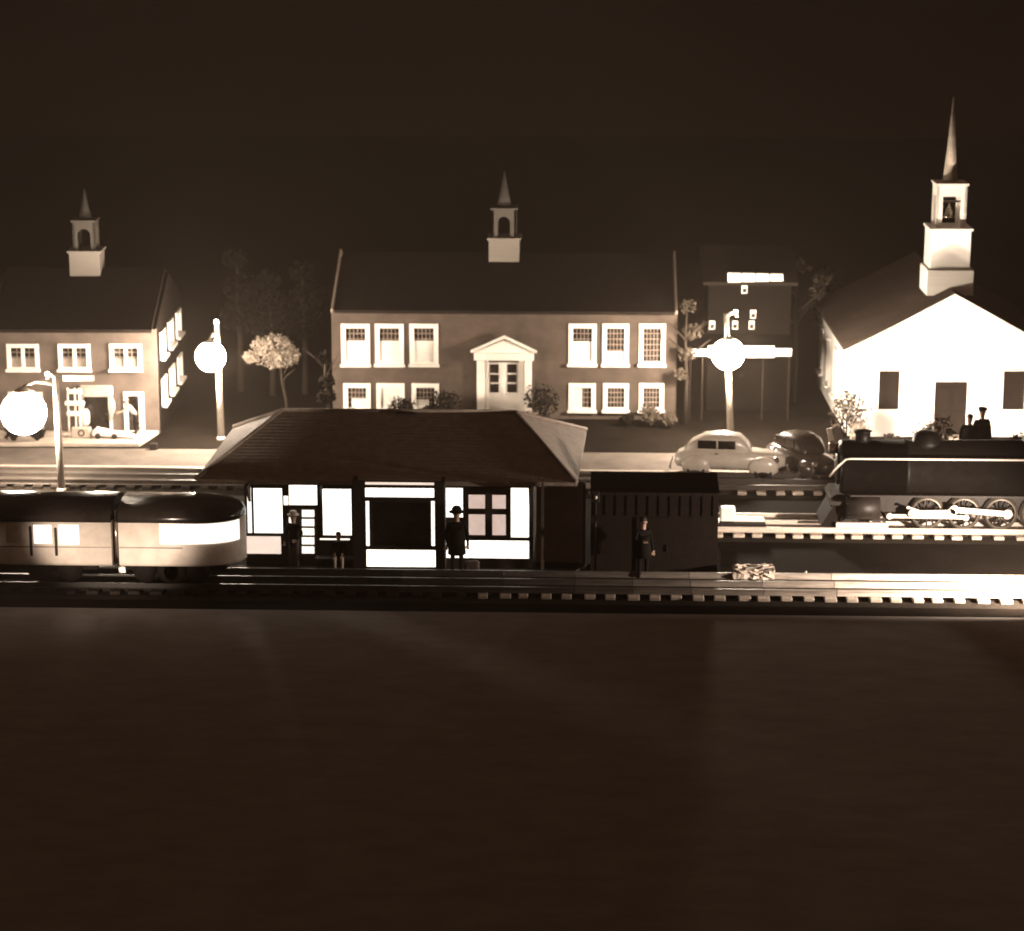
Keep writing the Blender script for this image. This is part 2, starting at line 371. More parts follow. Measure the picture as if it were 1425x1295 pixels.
CUPW = mat('falloff_cupola_paint', (.22, .195, .17), .6, .12, 3, .2, stretch=(.3, .3, 6))  # lamp falloff up the cupola, painted as darker tiers
BELF = mat('falloff_belfry_paint', (.07, .06, .05), .6, .12, 3)
SPIRED = mat('falloff_spire_shingle', (.035, .03, .025), .8, .3, 4, .4)
def cupola(parent, F, cx_px, y_base, y_t1, y_t2, y_top, w1, w2, wd, yc, zridge, arch=True, bell=False, side_notch=False, spire_w=None, mats=None):
    m1, m2, m3 = mats or (CUPW, BELF, SPIRED)
    """tower block, open belfry and spire standing on the ridge; sizes measured at its front face"""
    sc_ = F.loc(cx_px+50, y_base, yc)[0]-F.loc(cx_px-50, y_base, yc)[0]; pxu = 100/sc_
    cx = F.loc(cx_px, y_base, yc)[0]; h1 = w1/pxu/2; h2 = w2/pxu/2
    z0, z1, z2, z3 = F.loc(cx_px, y_base, yc-h1)[1], F.loc(cx_px, y_t1, yc-h1)[1], F.loc(cx_px, y_t2, yc-h2)[1], F.loc(cx_px, y_top, yc)[1]
    cu = MB().box(cx-h1, cx+h1, yc-h1, yc+h1, z0, z1).build('cupola', m1, parent, bevel=.02)
    MB().box(cx-h1-.07, cx+h1+.07, yc-h1-.07, yc+h1+.07, z1+.001, z1+.09).build('cornice', m1, cu)
    b = MB(); oh = wd/pxu/2; zz0, zz1 = z1+.091, z2
    for X in range(4):
        Mx = Matrix.Translation((cx, yc, 0)) @ Matrix.Rotation(X*math.pi/2, 4, 'Z')
        zt = zz0+(zz1-zz0)*.74; n = 8
        if arch:
            arc = [(oh*math.cos(t), zt-oh*.9+oh*math.sin(t)) for t in [math.pi*k/n for k in range(n+1)]]
            ps = [(h2, zz0), (h2, zz1), (-h2, zz1), (-h2, zz0), (-oh, zz0)]+arc[::-1]+[(oh, zz0)]
        else: ps = [(h2, zz0), (h2, zz1), (-h2, zz1), (-h2, zz0), (-oh, zz0), (-oh, zt), (oh, zt), (oh, zz0)]
        k0 = len(b.bm.verts); b.prism(ps, -h2, -h2+.1)
        b.bm.verts.ensure_lookup_table()
        for v in b.bm.verts[k0:]: v.co = Mx @ v.co
    b.build('belfry', m2, cu)
    MB().box(cx-h2-.06, cx+h2+.06, yc-h2-.06, yc+h2+.06, z2+.001, z2+.08).build('cap', m2, cu)
    sw = (spire_w or w2*.62)/pxu/2
    MB().lathe([(sw, z2+.081), (sw*.62, z2+(z3-z2)*.38), (.025, z3)], (cx, yc, 0), 8).build('spire', m3, cu)
    return cu, (cx, yc, z1, z2, h1, h2)
cupola(s, F, 702, 366, 334, 292, 238, 42, 34, 17, D/2, zr)

# ------------------------------------------------------------------ corner building (left)
F = Frame(G(222, 604), R(1.5)); lb = thing('corner_building', 'brick building at the left edge with three upstairs windows and a small cupola', 'building', F.o, F.rot)
L, Rr = F.loc(-16, 530)[0], 0; ze = F.loc(222, 458)[1]; D = 8.2; zr = F.loc(120, 377, D/2)[1]
wl = [F.rect(-62+k*71.5, 478, -17+k*71.5, 516) for k in range(1, 4)]
shop = F.rect(113, 536, 156, 602); dr = F.rect(173, 545, 201, 604); dr = (dr[0], dr[1], 0, dr[3])
bayw = F.rect(12, 545, 60, 598)
m = MB(); m.wall(L, Rr, 0, ze, 0, .2, wl+[shop, dr, bayw]); m.box(L, L+.2, .2, D, 0, ze); m.box(L+.2, Rr-.2, D-.2, D, 0, ze)
Xs = Matrix.Translation((Rr, 0, 0)) @ Matrix.Rotation(R(90), 4, 'Z')      # side wall faces +x
sh = []
for a, b in ((1.0, 2.3), (3.3, 4.7), (5.7, 7.1)):
    sh += [(a, b, 3.0, 4.2), (a, b, .95, 2.15)]
mw = MB().wall(.2, D-.2, 0, ze, 0, .2, sh)
bmesh.ops.transform(mw.bm, matrix=Xs, verts=mw.bm.verts)
mw.build('side_wall', brickmat('shaded_side_brick', (.010, .0075, .006), (.012, .009, .0075), (.013, .0105, .009), bw=.26, rh=.09), lb)  # unlit side: shade painted as a near-black copy of the brick
MATS['shaded_side_brick'].node_tree.nodes['Principled BSDF'].inputs['Specular IOR Level'].default_value = .04
m.prism([(0, ze), (D, ze), (D/2, zr-.05)], L, L+.2, 'x'); m.build('wall', BRICK2, lb); MB().prism([(0, ze), (D, ze), (D/2, zr-.05)], Rr-.2, Rr, 'x').build('gable_wall', MATS['shaded_side_brick'], lb)
gable_roof(lb, L+.21, Rr-.21, 0, D, ze, zr, SLATE)
for r in wl: window(lb, *r, 0, .17, 4, 4, curtain=.45, split=2)
for r in sh: window(lb, *r, 0, .17, 3, 4, trans=Xs)
window(lb, *bayw, 0, .2, 3, 3, blind=.9)
window(lb, *shop, 0, .12, 0, 0, sillo=0)
o = MB(); q = F.rect(112, 536, 158, 549); o.box(q[0], q[1], -.5, -.075, q[2], q[3]); o.build('awning', CLOTHL, lb, bevel=.05)
# swag curtain
q = F.rect(152, 549, 162, 584); o = MB()
prof = [(.0, 0), (.20, .0), (.34, -.25), (.36, -.55), (.22, -.85), (.16, -1.1), (.02, -1.1), (.05, -.8), (.0, -.5)]
sx = (q[1]-q[0])/.36; sz = (q[3]-q[2])/1.1
o.prism([(q[0]+a*sx, q[3]+b*sz) for a, b in prof], -.3, -.2); o.build('drape', CLOTHL, lb, bevel=.02)
d = MB(); fw = .16; d.box(dr[0], dr[0]+fw, -.07, .12, 0, dr[3]); d.box(dr[1]-fw*1.4, dr[1], -.07, .12, 0, dr[3]); d.box(dr[0]+fw, dr[1]-fw*1.4, -.07, .12, dr[3]-fw, dr[3])
d = d.build('door', WHITE, lb); MB().box(dr[0]+fw, dr[1]-fw*1.4, .07, .11, 0, dr[3]-fw).build('pane', GLASS, d)
cupola(lb, F, 122, 384, 352, 309, 262, 42, 31, 18, D/2, zr)
# pavement slab in front of it
pa, pb, pc = G(-60, 604), G(222, 604), G(206, 622)
q = [F.loc(-60, 604)[0], 0]
pv = MB(); y0 = -(G(206, 604).y-G(206, 622).y)
pv.prism([(-14, -.003), (-.02, -.003), (-.5, y0), (-14, y0)], 0, .17)
# prism is in (x,z) with y extruded; swap so that the slab lies flat
pvm = Matrix(((1, 0, 0, 0), (0, 0, 1, 0), (0, 1, 0, 0), (0, 0, 0, 1)))
po = pv.build('pavement', CONC, xf=Matrix.Translation(F.o) @ Matrix.Rotation(F.rot, 4, 'Z') @ pvm, bevel=.03); structure(po)
FL = F

# ------------------------------------------------------------------ church (right)
F = Frame(G(1177, 607), R(1.5)); ch = thing('church', 'white clapboard church at the right edge with a tall pointed steeple', 'church', F.o, F.rot)
CW = F.loc(1326, 500)[0]-F.loc(1182, 500)[0]; L, Rr = 0, 2*CW; ze = F.loc(1183, 484)[1]; za = F.loc(1327, 411)[1]; D = 11.0
w1 = F.rect(1221, 514, 1253, 571); w2 = F.rect(1394, 514, 1428, 571); cd_ = F.rect(1300, 531, 1345, 606); cd_ = (cd_[0], cd_[1], 0, cd_[3])
m = MB(); m.wall(L, Rr, 0, ze, 0, .2, [w1, w2, cd_]); m.prism([(L, ze), (Rr, ze), (CW, za)], 0, .2)
m.box(Rr-.2, Rr, .2, D, 0, ze); m.box(L+.2, Rr-.2, D-.2, D, 0, ze); m.prism([(L, ze), (Rr, ze), (CW, za)], D-.2, D)
m.build('wall', CLAP, ch)
Xs = Matrix.Rotation(R(-90), 4, 'Z')                                       # side wall faces -x
sh = [(-D+a, -D+a+1.1, .8, 3.0) for a in (1.2, 3.8, 6.4, 8.9)]
mw = MB().wall(-D+.2, -.2, 0, ze, 0, .2, sh); bmesh.ops.transform(mw.bm, matrix=Xs, verts=mw.bm.verts); mw.build('side_wall', CLAP, ch)
for r in sh: window(ch, *r, 0, .12, 2, 5, trans=Xs)
gr = gable_roof(ch, L, Rr, .12, D, ze, za, SHINGLE, 'y', over=.22, th=.1)
dkp = mat('dark_stained_glass', (.016, .011, .008), .8, .3, 3, spec=.12)
for r in (w1, w2): window(ch, *r, 0, .05, 0, 0, glass=dkp, sillo=0)
d = MB().box(cd_[0], cd_[1], .07, .14, 0, cd_[3]).build('door', dkp, ch)
m = MB(); cxx = (cd_[0]+cd_[1])/2; m.box(cxx-.02, cxx+.02, .045, .068, 0, cd_[3])
for q in (0, 1):
    for k in range(2): xa = cd_[0]+.12+q*(cxx-cd_[0]); m.box(xa, xa+(cxx-cd_[0])-.24, .05, .069, .2+k*1.1, 1.1+k*1.05)
m.build('panel', dkp, d)
m = MB(); sl = (za-ze)/CW
m.prism([(-.28, ze-.35), (CW, za+.1-.13), (Rr+.28, ze-.35), (Rr+.28, ze-.2), (CW, za+.08), (-.28, ze-.2)], -.14, -.003); m.build('bargeboard', WHITE, ch)
MB().box(cd_[0]-.3, cd_[1]+.3, -1.0, -.15, 0, .14).build('doorstep', CONC, ch, bevel=.02)
# steeple
yc = 2.3; pxu = 33.0; cxs = F.loc(1317, 390, yc)[0]
hb = 65/pxu/2; zb0 = F.loc(1317, 408, yc-hb)[1]; zb1 = F.loc(1317, 376, yc-hb)[1]
MB().box(cxs-hb, cxs+hb, yc-hb, yc+hb, zb0-.1, zb1).build('steeple_base', CLAP, ch, bevel=.02)
cu, info = cupola(ch, F, 1317, 374, 321, 258, 134, 55, 41, 25, yc, za, arch=False, spire_w=21, mats=(CLAP, WHITE, mat('spire_shingle', (.42, .37, .31), .75, .3, 4, .4)))
cx, _, z1, z2, h1, h2 = info
bl = MB().lathe([(.24, z1+.45), (.19, z1+.55), (.13, z1+.8), (.05, z1+.93), (.02, z1+1.1)], (cx, yc, 0), 16); bl.build('bell', STEEL, cu)
MB().box(cx-h2+.1, cx+h2-.1, yc-.04, yc+.04, z1+1.1, z1+1.18).build('bell_beam', BROWNW, cu)
FC = F

# ------------------------------------------------------------------ station (foreground centre)
F = Frame(G(540, 792), R(0)); st = thing('station_building', 'low dark railway station with a wide hipped roof and glowing front panels', 'building', F.o)
ww = lambda x0, y0, x1, y1, d=0: F.rect(x0, y0, x1, y1, d)
L = F.loc(341, 720)[0]; Rr = F.loc(741, 720)[0]; zt = F.loc(540, 669)[1]; D = 6.6
panels = [  # px rect, material, name
 (344, 678, 350, 742, LITSOFT, 'side_light'), (353, 679, 393, 742, LITW, 'window'), (343, 746, 391, 771, LITP, 'lower_panel'),
 (402, 675, 441, 703, LITW, 'transom'), (394, 690, 401, 703, LITW, 'side_light'),
 (449, 680, 489, 745, LITW, 'window'), (445, 749, 487, 770, LITSOFT, 'lower_panel'),
 (619, 679, 644, 720, LITW, 'side_light'), (648, 683, 708, 748, LITPINK, 'window'), (711, 679, 736, 748, LITW, 'side_light'), (619, 752, 736, 777, LITW, 'lower_panel')]
strips = [(344, 671, 396, 674), (445, 671, 489, 674), (619, 671, 738, 676)]
doorpx = (398, 707, 442, 785)
holes = [ww(*p[:4]) for p in panels]+[ww(*q) for q in strips]
dq = ww(*doorpx); dq = (dq[0], dq[1], 0, dq[3])
m = MB(); m.wall(L, Rr, 0, zt, 0, .16, holes+[dq]); m.box(L, L+.16, .16, D, 0, zt); m.box(Rr-.16, Rr, .16, D, 0, zt); m.box(L+.16, Rr-.16, D-.16, D, 0, zt)
m.build('wall', DARKW, st)
for i, p in enumerate(panels):
    q = ww(*p[:4]); o = MB().box(q[0], q[1], .07, .1, q[2], q[3]).build(p[5], p[4], st)
    if p[5] == 'window' and p[4] is LITPINK:
        f = MB(); t = .1; cx_ = ww(675, 690, 685, 700); c0, c1 = cx_[0], cx_[1]; zq = ww(650, 708, 700, 715)
        f.box(q[0]-.02, q[0]+t, -.06, .066, q[2], q[3]); f.box(q[1]-t, q[1]+.02, -.06, .066, q[2], q[3]); f.box(c0, c1, -.055, .066, q[2], q[3])
        f.box(q[0]-.02, q[1]+.02, -.065, .06, q[2]-.05, q[2]+.08); f.box(q[0]-.02, q[1]+.02, -.065, .06, q[3]-.12, q[3]+.06); f.box(q[0], q[1], -.058, .062, zq[2], zq[3])
        f.build('frame', DARKW, o)
    elif p[5] == 'window':
        f = MB(); t = .05
        f.box(q[0]-t, q[0], -.03, .05, q[2]-t, q[3]+t); f.box(q[1], q[1]+t, -.03, .05, q[2]-t, q[3]+t); f.box(q[0], q[1], -.03, .05, q[3], q[3]+t); f.box(q[0], q[1], -.06, .05, q[2]-t, q[2])
        f.build('frame', DARKW, o)
for p in strips: q = ww(*p); MB().box(q[0], q[1], .07, .1, q[2], q[3]).build('frieze_light', LITP, st)
# door with five lights
dm = MB().box(dq[0], dq[1], .06, .13, 0, dq[3]).build('door', BROWNW, st)
for k in range(5):
    q = ww(420, 710+k*12.7, 437, 719.5+k*12.7); MB().box(q[0], q[1], .04, .058, q[2], q[3]).build('door_light', LITSOFT, dm)
q = ww(402, 720, 406, 742); MB().box(q[0], q[1], .04, .058, q[2], q[3]).build('door_light', LITSOFT, dm)
q = ww(414, 745, 417, 748); MB().ball((q[0], .0, q[2]), .05, 2).build('handle', STEEL, dm)
# projecting centre bay
yb = -.75; bq = ww(491, 670, 619, 800, yb); bz = F.loc(550, 670, yb)[1]
hb_ = [ww(508, 679, 604, 692, yb), ww(508, 671, 604, 675, yb), ww(509, 697, 514, 760, yb), ww(600, 697, 605, 760, yb), ww(515.5, 696, 598.5, 761, yb), ww(510, 765, 606, 789, yb)]
m = MB(); m.wall(bq[0], bq[1], 0, bz, yb, .12, hb_); m.box(bq[0], bq[0]+.12, yb+.12, -.003, 0, bz); m.box(bq[1]-.12, bq[1], yb+.12, -.003, 0, bz); m.build('bay_wall', DARKW, st)
for q, mt_, nm in zip(hb_, [LITW, LITP, LITSOFT, LITSOFT, GLASS, LITW], ['transom', 'frieze_light', 'side_light', 'side_light', 'bay_window', 'lower_panel']):
    o = MB().box(q[0], q[1], yb+.06, yb+.09, q[2], q[3]).build(nm, mt_, st)
    if nm == 'bay_window':
        f = MB(); t = .06; f.box(q[0], q[0]+t, yb-.04, yb+.05, q[2], q[3]); f.box(q[1]-t, q[1], yb-.04, yb+.05, q[2], q[3]); f.box(q[0]+t, q[1]-t, yb-.04, yb+.05, q[3]-t, q[3]); f.box(q[0]+t, q[1]-t, yb-.04, yb+.05, q[2], q[2]+t)
        f.build('frame', DARKW, o)
# recessed annex with grey boarding under the right end of the roof
ya = 1.1; aq = ww(744, 676, 815, 790, ya); az = F.loc(780, 674, ya)[1]
MB().box(aq[0]+.05, aq[1], ya, ya+.15, 0, az+.1).build('annex_wall', GREYP, st)
for px_ in (753, 811): q = ww(px_, 674, px_+4, 790, -.6 if px_ < 800 else .9); MB().box(q[0], q[1], -.7 if px_ < 800 else .8, -.58 if px_ < 800 else .92, 0, F.loc(px_, 672, -.6 if px_ < 800 else .9)[1]).build('post', BROWNW, st)
# hipped roof
zev = zt+.06
e = [G(272, 667, zev), G(803, 671, zev), G(816, 600, zev), G(327, 591, zev)]
ymid = (e[0].y+e[3].y)/2; ra, rb = V(393, 571, ymid), V(717, 573, ymid)
O = F.o
zrr = (ra.z+rb.z)/2; ra.z = rb.z = zrr
ef = (e[0].y+e[1].y)/2; eb = (e[2].y+e[3].y)/2; e[0].y = e[1].y = ef; e[2].y = e[3].y = eb
def roof_face(mb, pts, th=.16):
    A = [Vector(p)-O for p in pts]; n_ = (A[1]-A[0]).cross(A[2]-A[0]).normalized(); n_ = n_ if n_.z > 0 else -n_
    T = [mb.bm.verts.new(a) for a in A]; Bv = [mb.bm.verts.new(a-Vector((0, 0, th))) for a in A]
    mb.bm.faces.new(T); mb.bm.faces.new(Bv[::-1])
    for i in range(len(A)): mb.bm.faces.new((T[i], T[(i+1) % len(A)], Bv[(i+1) % len(A)], Bv[i]))
rm = MB()
for pts in ((e[0], e[1], rb, ra), (e[1], e[2], rb), (e[2], e[3], ra, rb), (e[3], e[0], ra)): roof_face(rm, pts)
TILE = mat('station_roof_tile', (.24, .20, .17), .75, .25, 3, .3, spec=.15, bscale=10, stretch=(1, 1, 1))
nt = TILE.node_tree; wv = nt.nodes.new('ShaderNodeTexWave'); wv.inputs['Scale'].default_value = 1.6; wv.bands_direction = 'Y'
tcn = nt.nodes['Texture Coordinate']; nt.links.new(tcn.outputs['Object'], wv.inputs['Vector'])
bp = nt.nodes.new('ShaderNodeBump'); bp.inputs['Strength'].default_value = .2; bp.inputs['Distance'].default_value = .03
nt.links.new(wv.outputs['Fac'], bp.inputs['Height']); nt.links.new([n_ for n_ in nt.nodes if n_.type == 'BUMP'][0].outputs['Normal'], bp.inputs['Normal'])
nt.links.new(bp.outputs['Normal'], nt.nodes['Principled BSDF'].inputs['Normal'])
ro = rm.build('roof', TILE, st)
m = MB()
for a, b in ((e[0], ra), (e[1], rb), (e[2], rb), (e[3], ra), (ra, rb)): m.tube([Vector(a)-O+Vector((0, 0, .02)), Vector(b)-O+Vector((0, 0, .02))], .07, 6)
m.build('ridge_cap', TILE, ro)
rbk = rb-O
p = V(762, 592, eb-1.2)-O
MB().lathe([(.13, p.z-.5), (.13, p.z+.05), (.2, p.z+.08), (.2, p.z+.16), (.05, p.z+.3)], (p.x, p.y, 0), 12).build('roof_vent', STEEL, ro)
p = V(468, 585, ymid)-O
MB().box(rbk.x-4.2, rbk.x-3.5, rbk.y-.3, rbk.y+.3, rbk.z-.3, rbk.z-.02).build('chimney_stub', DARKW, ro)
for px_ in (346, 446, 612, 736):
    m = MB()
    q = ww(px_, 676, px_+3, 700, 0); zz = zt; m.prism([(-.02, zz-.05), (-.02, zz-.75), (-.12, zz-.75), (-.75, zz-.05)], q[0], q[1], 'x'); m.build('eave_bracket', DARKW, st)
# platform
plat = MB().box(L-.3, F.loc(820, 800)[0], -1.45, -.003, 0, .1).build('platform', DARKW, bevel=.02)
plat.location = O; tag(plat, 'low dark boarded platform along the front of the station', 'platform')
m = MB(); q0 = F.loc(385, 780, -1.4)[0]
FS = F

# ------------------------------------------------------------------ freight shed right of the station
F = Frame(G(908, 802), R(0)); fs = thing('freight_shed', 'plain dark windowless shed beside the tracks right of the station', 'shed', F.o)
a, b = F.loc(822, 740)[0], F.loc(999, 740)[0]; zt2 = F.loc(908, 688)[1]
BLKT = mat('tarred_timber', (.014, .010, .008), .85, .3, 3, .3, spec=.08)
m = MB().box(a, b, 0, 1.6, 0, zt2); m.build('wall', BLKT, fs)
MB().prism([(-.12, zt2+.002), (1.75, zt2+.25), (1.75, zt2+.35), (-.12, zt2+.1)], a-.02, b+.02, 'x').build('roof', SLATE, fs)
d = MB().box((a+b)/2-.6, (a+b)/2+.6, -.05, -.003, .05, 2.1).build('door', BLKT, fs); MB().box((a+b)/2+.42, (a+b)/2+.47, -.09, -.052, .9, 1.15).build('handle', BLACKM, d)
m = MB()
for k in range(12): xx = a+.15+k*(b-a-.3)/11; m.box(xx-.03, xx+.03, -.03, -.002, 2.15, zt2-.05)
m.build('battens', BLKT, fs)

# ------------------------------------------------------------------ tracks
def track(name, label, yc, x0, x1, gauge=1.9, pitch=.72, off=0.0, seed=3, dark_until=-99, rail_m=None, falloff_until=None):
    t = thing(name, label, 'track', (x0, yc, 0)); Lh = x1-x0; rd = random.Random(seed)
    MB().prism([(-gauge*.75-.25, 0.004), (gauge*.75+.25, .004), (gauge*.72, .05), (-gauge*.72, .05)], 0, Lh, 'x').build('roadbed', BALLAST, t)
    MB().prism([(-gauge*.5+.06, .052), (gauge*.5+.25, .052), (gauge*.5+.1, .176), (-gauge*.5+.06, .176)], 0.01, Lh-.01, 'x').build('ballast_infill', BALLAST, t)
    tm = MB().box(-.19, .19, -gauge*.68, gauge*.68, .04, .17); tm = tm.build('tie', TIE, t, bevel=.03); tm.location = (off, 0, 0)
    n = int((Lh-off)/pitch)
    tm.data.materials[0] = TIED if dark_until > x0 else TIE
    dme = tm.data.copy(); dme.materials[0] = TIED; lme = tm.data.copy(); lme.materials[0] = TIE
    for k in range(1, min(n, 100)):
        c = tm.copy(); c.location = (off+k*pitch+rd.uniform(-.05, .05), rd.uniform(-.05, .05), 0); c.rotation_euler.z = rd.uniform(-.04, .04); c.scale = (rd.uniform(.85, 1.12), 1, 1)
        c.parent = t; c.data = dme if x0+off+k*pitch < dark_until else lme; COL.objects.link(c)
    for yy in (-gauge/2, 0, gauge/2):
        pr = [(-.09, .181), (.09, .181), (.08, .195), (.03, .205), (.03, .31), (.05, .32), (.05, .375), (-.05, .375), (-.05, .32), (-.03, .31), (-.03, .205), (-.08, .195)]
        if falloff_until:
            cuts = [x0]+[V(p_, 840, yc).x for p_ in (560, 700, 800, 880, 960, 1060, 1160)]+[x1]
            for q_, alb in enumerate((.035, .06, .09, .13, .19, .27, .38, .55)):          # lamp falloff painted into the rail colour, lighter towards the right
                DR = mat('falloff_rail_%d' % q_, (alb, alb*.88, alb*.78), .5, .4, 4, .2, stretch=(.3, 3, 3), spec=.2)
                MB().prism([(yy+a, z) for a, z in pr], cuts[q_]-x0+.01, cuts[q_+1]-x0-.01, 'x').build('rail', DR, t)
        else: MB().prism([(yy+a, z) for a, z in pr], 0, Lh, 'x').build('rail', rail_m or RAIL, t)
    return t
Y1, Y2, Y3 = G(1050, 679).y, G(1050, 737).y, G(1050, 823).y
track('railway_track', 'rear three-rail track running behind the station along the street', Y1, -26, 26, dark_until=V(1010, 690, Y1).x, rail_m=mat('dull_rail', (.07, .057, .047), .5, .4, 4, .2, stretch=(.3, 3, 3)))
x2 = V(985, 740, Y2).x
track('railway_track', 'middle three-rail track under the steam locomotive', Y2, x2, x2+20, off=.3, seed=5)
track('railway_track', 'front three-rail track with pale tie ends nearest the viewer', Y3, -24, 24, off=.1, seed=8, dark_until=V(645, 843, Y3).x, falloff_until=V(770, 843, Y3).x)

# ------------------------------------------------------------------ passenger railcars (left)
def railcar(name, label, xa, xb, round_end, yc, wins_px=(), belt=None):
    t = thing(name, label, 'railcar', (xa, yc, 0)); Lc = xb-xa; hw = 1.22; yf = yc-hw
    zb = V(200, 788, yf).z; zs = V(200, 727, yf).z; zr_ = zs+.62
    def sec(x, k=1.0, kz=1.0):
        w = hw*k; pts = [(-w*.96, zb), (-w, zb+.1), (-w, zs)]
        return [(x, a, z) for a, z in pts]+[(x, w, zs), (x, w, zb+.1), (x, w*.96, zb)]
    def ks():
        out = []
        if round_end:
            n = 14
            for i in range(n+1): u = i/n; out.append((Lc-1.9+1.9*u, max(.06, (1-u**2.6)**.5)))
        else: out = [(Lc, 1)]
        return out
    body = MB().loft([sec(0)]+[sec(x, k) for x, k in ks()]); bo = body.build('body', CREAM, t)
    def rsec(x, k=1.0, kz=1.0):
        w = (hw+.07)*k; n = 14
        return [(x, -w*math.cos(math.pi*i/n), zs+.004+(zr_-zs)*kz*math.sin(math.pi*i/n)**.75) for i in range(n+1)]
    rf = MB().loft([rsec(0)]+[rsec(x, k, .35+.65*k) for x, k in ks()]); rf.build('roof', CARROOF, t)
    for (x0, y0, x1, y1, lit) in wins_px:
        a, b = V(x0, (y0+y1)/2, yf), V(x1, (y0+y1)/2, yf); zz0, zz1 = V((x0+x1)/2, y1, yf).z, V((x0+x1)/2, y0, yf).z
        w = MB().box(a.x-xa, b.x-xa, -hw-.02, -hw-.003, zz0, zz1).build('window', lit, t, bevel=.03 if b.x-a.x < 2 else 0)
    if belt:
        # wrap-round glazing of the observation end, following the curve
        m = MB(); xs = [belt-xa+(Lc-1.9-(belt-xa))*i/4 for i in range(4)]; kk = [(x, 1) for x in xs]+ks()[:-1]
        z0_, z1_ = V(275, 757, yf).z, zs-.03
        for i in range(len(kk)-1):
            (xA, ka), (xB, kb) = kk[i], kk[i+1]
            m._f([(xA, -hw*ka-.02, z0_), (xB, -hw*kb-.02, z0_), (xB, -hw*kb-.02, z1_), (xA, -hw*ka-.02, z1_)], True)
        bmesh.ops.remove_doubles(m.bm, verts=m.bm.verts, dist=1e-4)
        m.build('window', LITCAR, t)
    m = MB(); zg = V(200, 762, yf).z; m.box(.02, Lc-1.95 if round_end else Lc-.02, -hw-.012, -hw-.002, zg-.02, zg+.02); m.build('moulding', mat('dull_trim', (.22, .18, .15), .6), t)
    MB().box(.1, Lc-.6, -.8, .8, zb-.25, zb-.002).build('underframe', TRUCKM, t)
    for xx in (1.3, Lc-2.0):
        tr = MB().box(xx-.85, xx+.85, -.95, .95, .55, zb-.26).build('truck', TRUCKM, t)
        for dx in (-.5, .5):
            for sy in (-1, 1): MB().lathe([(.1, -.07), (.36, -.07), (.36, .03), (.42, .05), (.42, .07), (.1, .07)], (xx+dx, sy*.95, .8), 20, 'y').build('wheel', TRUCKM, tr)
    return t
yc3 = Y3; yf = Y3-1.22
xL = V(165, 755, yf).x; xR = V(331, 755, yf).x
railcar('passenger_railcar', 'cream passenger railcar with rounded observation end beside the station', xL, xR+.1, True, yc3, (), belt=V(222, 740, yf).x)
xA0 = V(-150, 755, yf).x; xA1 = V(155, 755, yf).x
railcar('passenger_railcar', 'cream passenger railcar with square lit windows cut by the left edge', xA0, xA1, False, yc3,
        [(-60, 731, -35, 757, LITCAR), (-24, 731, -4, 757, LITCAR), (8, 731, 31, 755, mat('dim_window', (.55, .48, .42), .4)), (47, 730, 72, 756, LITCAR), (82, 730, 110, 757, LITCAR),
         (41, 732, 45, 773, BLACK), (76, 734, 80, 773, BLACK)])  # the two black strips are thin shadows painted on the side
cp = thing('coupler_diaphragm', 'dark ribbed connection with bright edges between the two cream railcars', 'coupler', ((xA1+xL)/2, yc3, 0))
hw_ = (xL-xA1)/2-.01
for k in range(3): MB().box(-hw_+.02+k*hw_*.66, -hw_+k*hw_*.66+hw_*.45, -.95, .95, .9, 2.75).build('bellows_fold', BLACK, cp)
MB().box(-hw_, hw_, -.2, .2, .5, .7).build('drawbar', STEEL, cp)
MB().tube([(0, -1.0, 1.1), (0, -1.0, 2.9)], .05, 6).build('grab_rail', CHROME, cp)

# ------------------------------------------------------------------ steam locomotive (right)
x0 = V(1142, 740, Y2-1).x; lo = thing('steam_locomotive', 'black steam locomotive with bright side rods standing in front of the church', 'locomotive', (x0, Y2, 0))
def lx(px, py, dy=-1.05): return V(px, py, Y2+dy).x-x0, V(px, py, Y2+dy).z
zc = 2.35; rb_ = 1.06; bx = lx(1176, 640)[0]; LEN = 12.0
MB().lathe([(.5, bx-.12), (rb_*.93, bx-.1), (rb_, bx), (rb_, bx+2.2), (rb_*1.03, bx+2.21), (rb_*1.03, bx+2.35), (rb_, bx+2.36), (rb_*1.05, LEN-3)], (0, 0, zc), 40, 'x').build('boiler', BLACK, lo)
MB().lathe([(.2, bx-.26), (.55, bx-.2), (.6, bx-.121)], (0, 0, zc), 24, 'x').build('smokebox_door', BLACKM, lo)
MB().lathe([(.14, bx-.5), (.2, bx-.48), (.2, bx-.15)], (0, 0, zc+.75), 16, 'x').build('headlight', STEEL, lo)
xs_ = lx(1201, 600, 0)[0]
MB().lathe([(.32, zc+rb_-.1), (.27, zc+rb_+.1), (.28, zc+rb_+.3), (.33, zc+rb_+.34), (.2, zc+rb_+.36)], (xs_, 0, 0), 20).build('smokestack', BLACK, lo)
for px_, rr_ in ((1290, .52), (1440, .45)):
    xx = lx(px_, 600, 0)[0]; MB().lathe([(rr_*1.15, zc+rb_-.2), (rr_, zc+rb_), (rr_*.9, zc+rb_+.2), (rr_*.6, zc+rb_+.33), (.08, zc+rb_+.37)], (xx, 0, 0), 20).build('dome', BLACK, lo)
a = lx(1160, 655)[0], lx(1160, 655)[1]; b = lx(1178, 637); 
hr = MB(); zh = b[1]
hr.tube([(a[0]-.1, -.7, a[1]-.3), (a[0], -1.05, a[1]), (b[0]-.03, -1.16, zh-.02), (b[0]+.15, -1.17, zh), (LEN-3, -1.17, zh)], .035, 8)
for k in range(6): hr.tube([(b[0]+.3+k*1.5, -1.17, zh), (b[0]+.3+k*1.5, -1.0, zh-.05)], .03, 6)
hr.build('handrail', ROD, lo)
zrun = 1.62
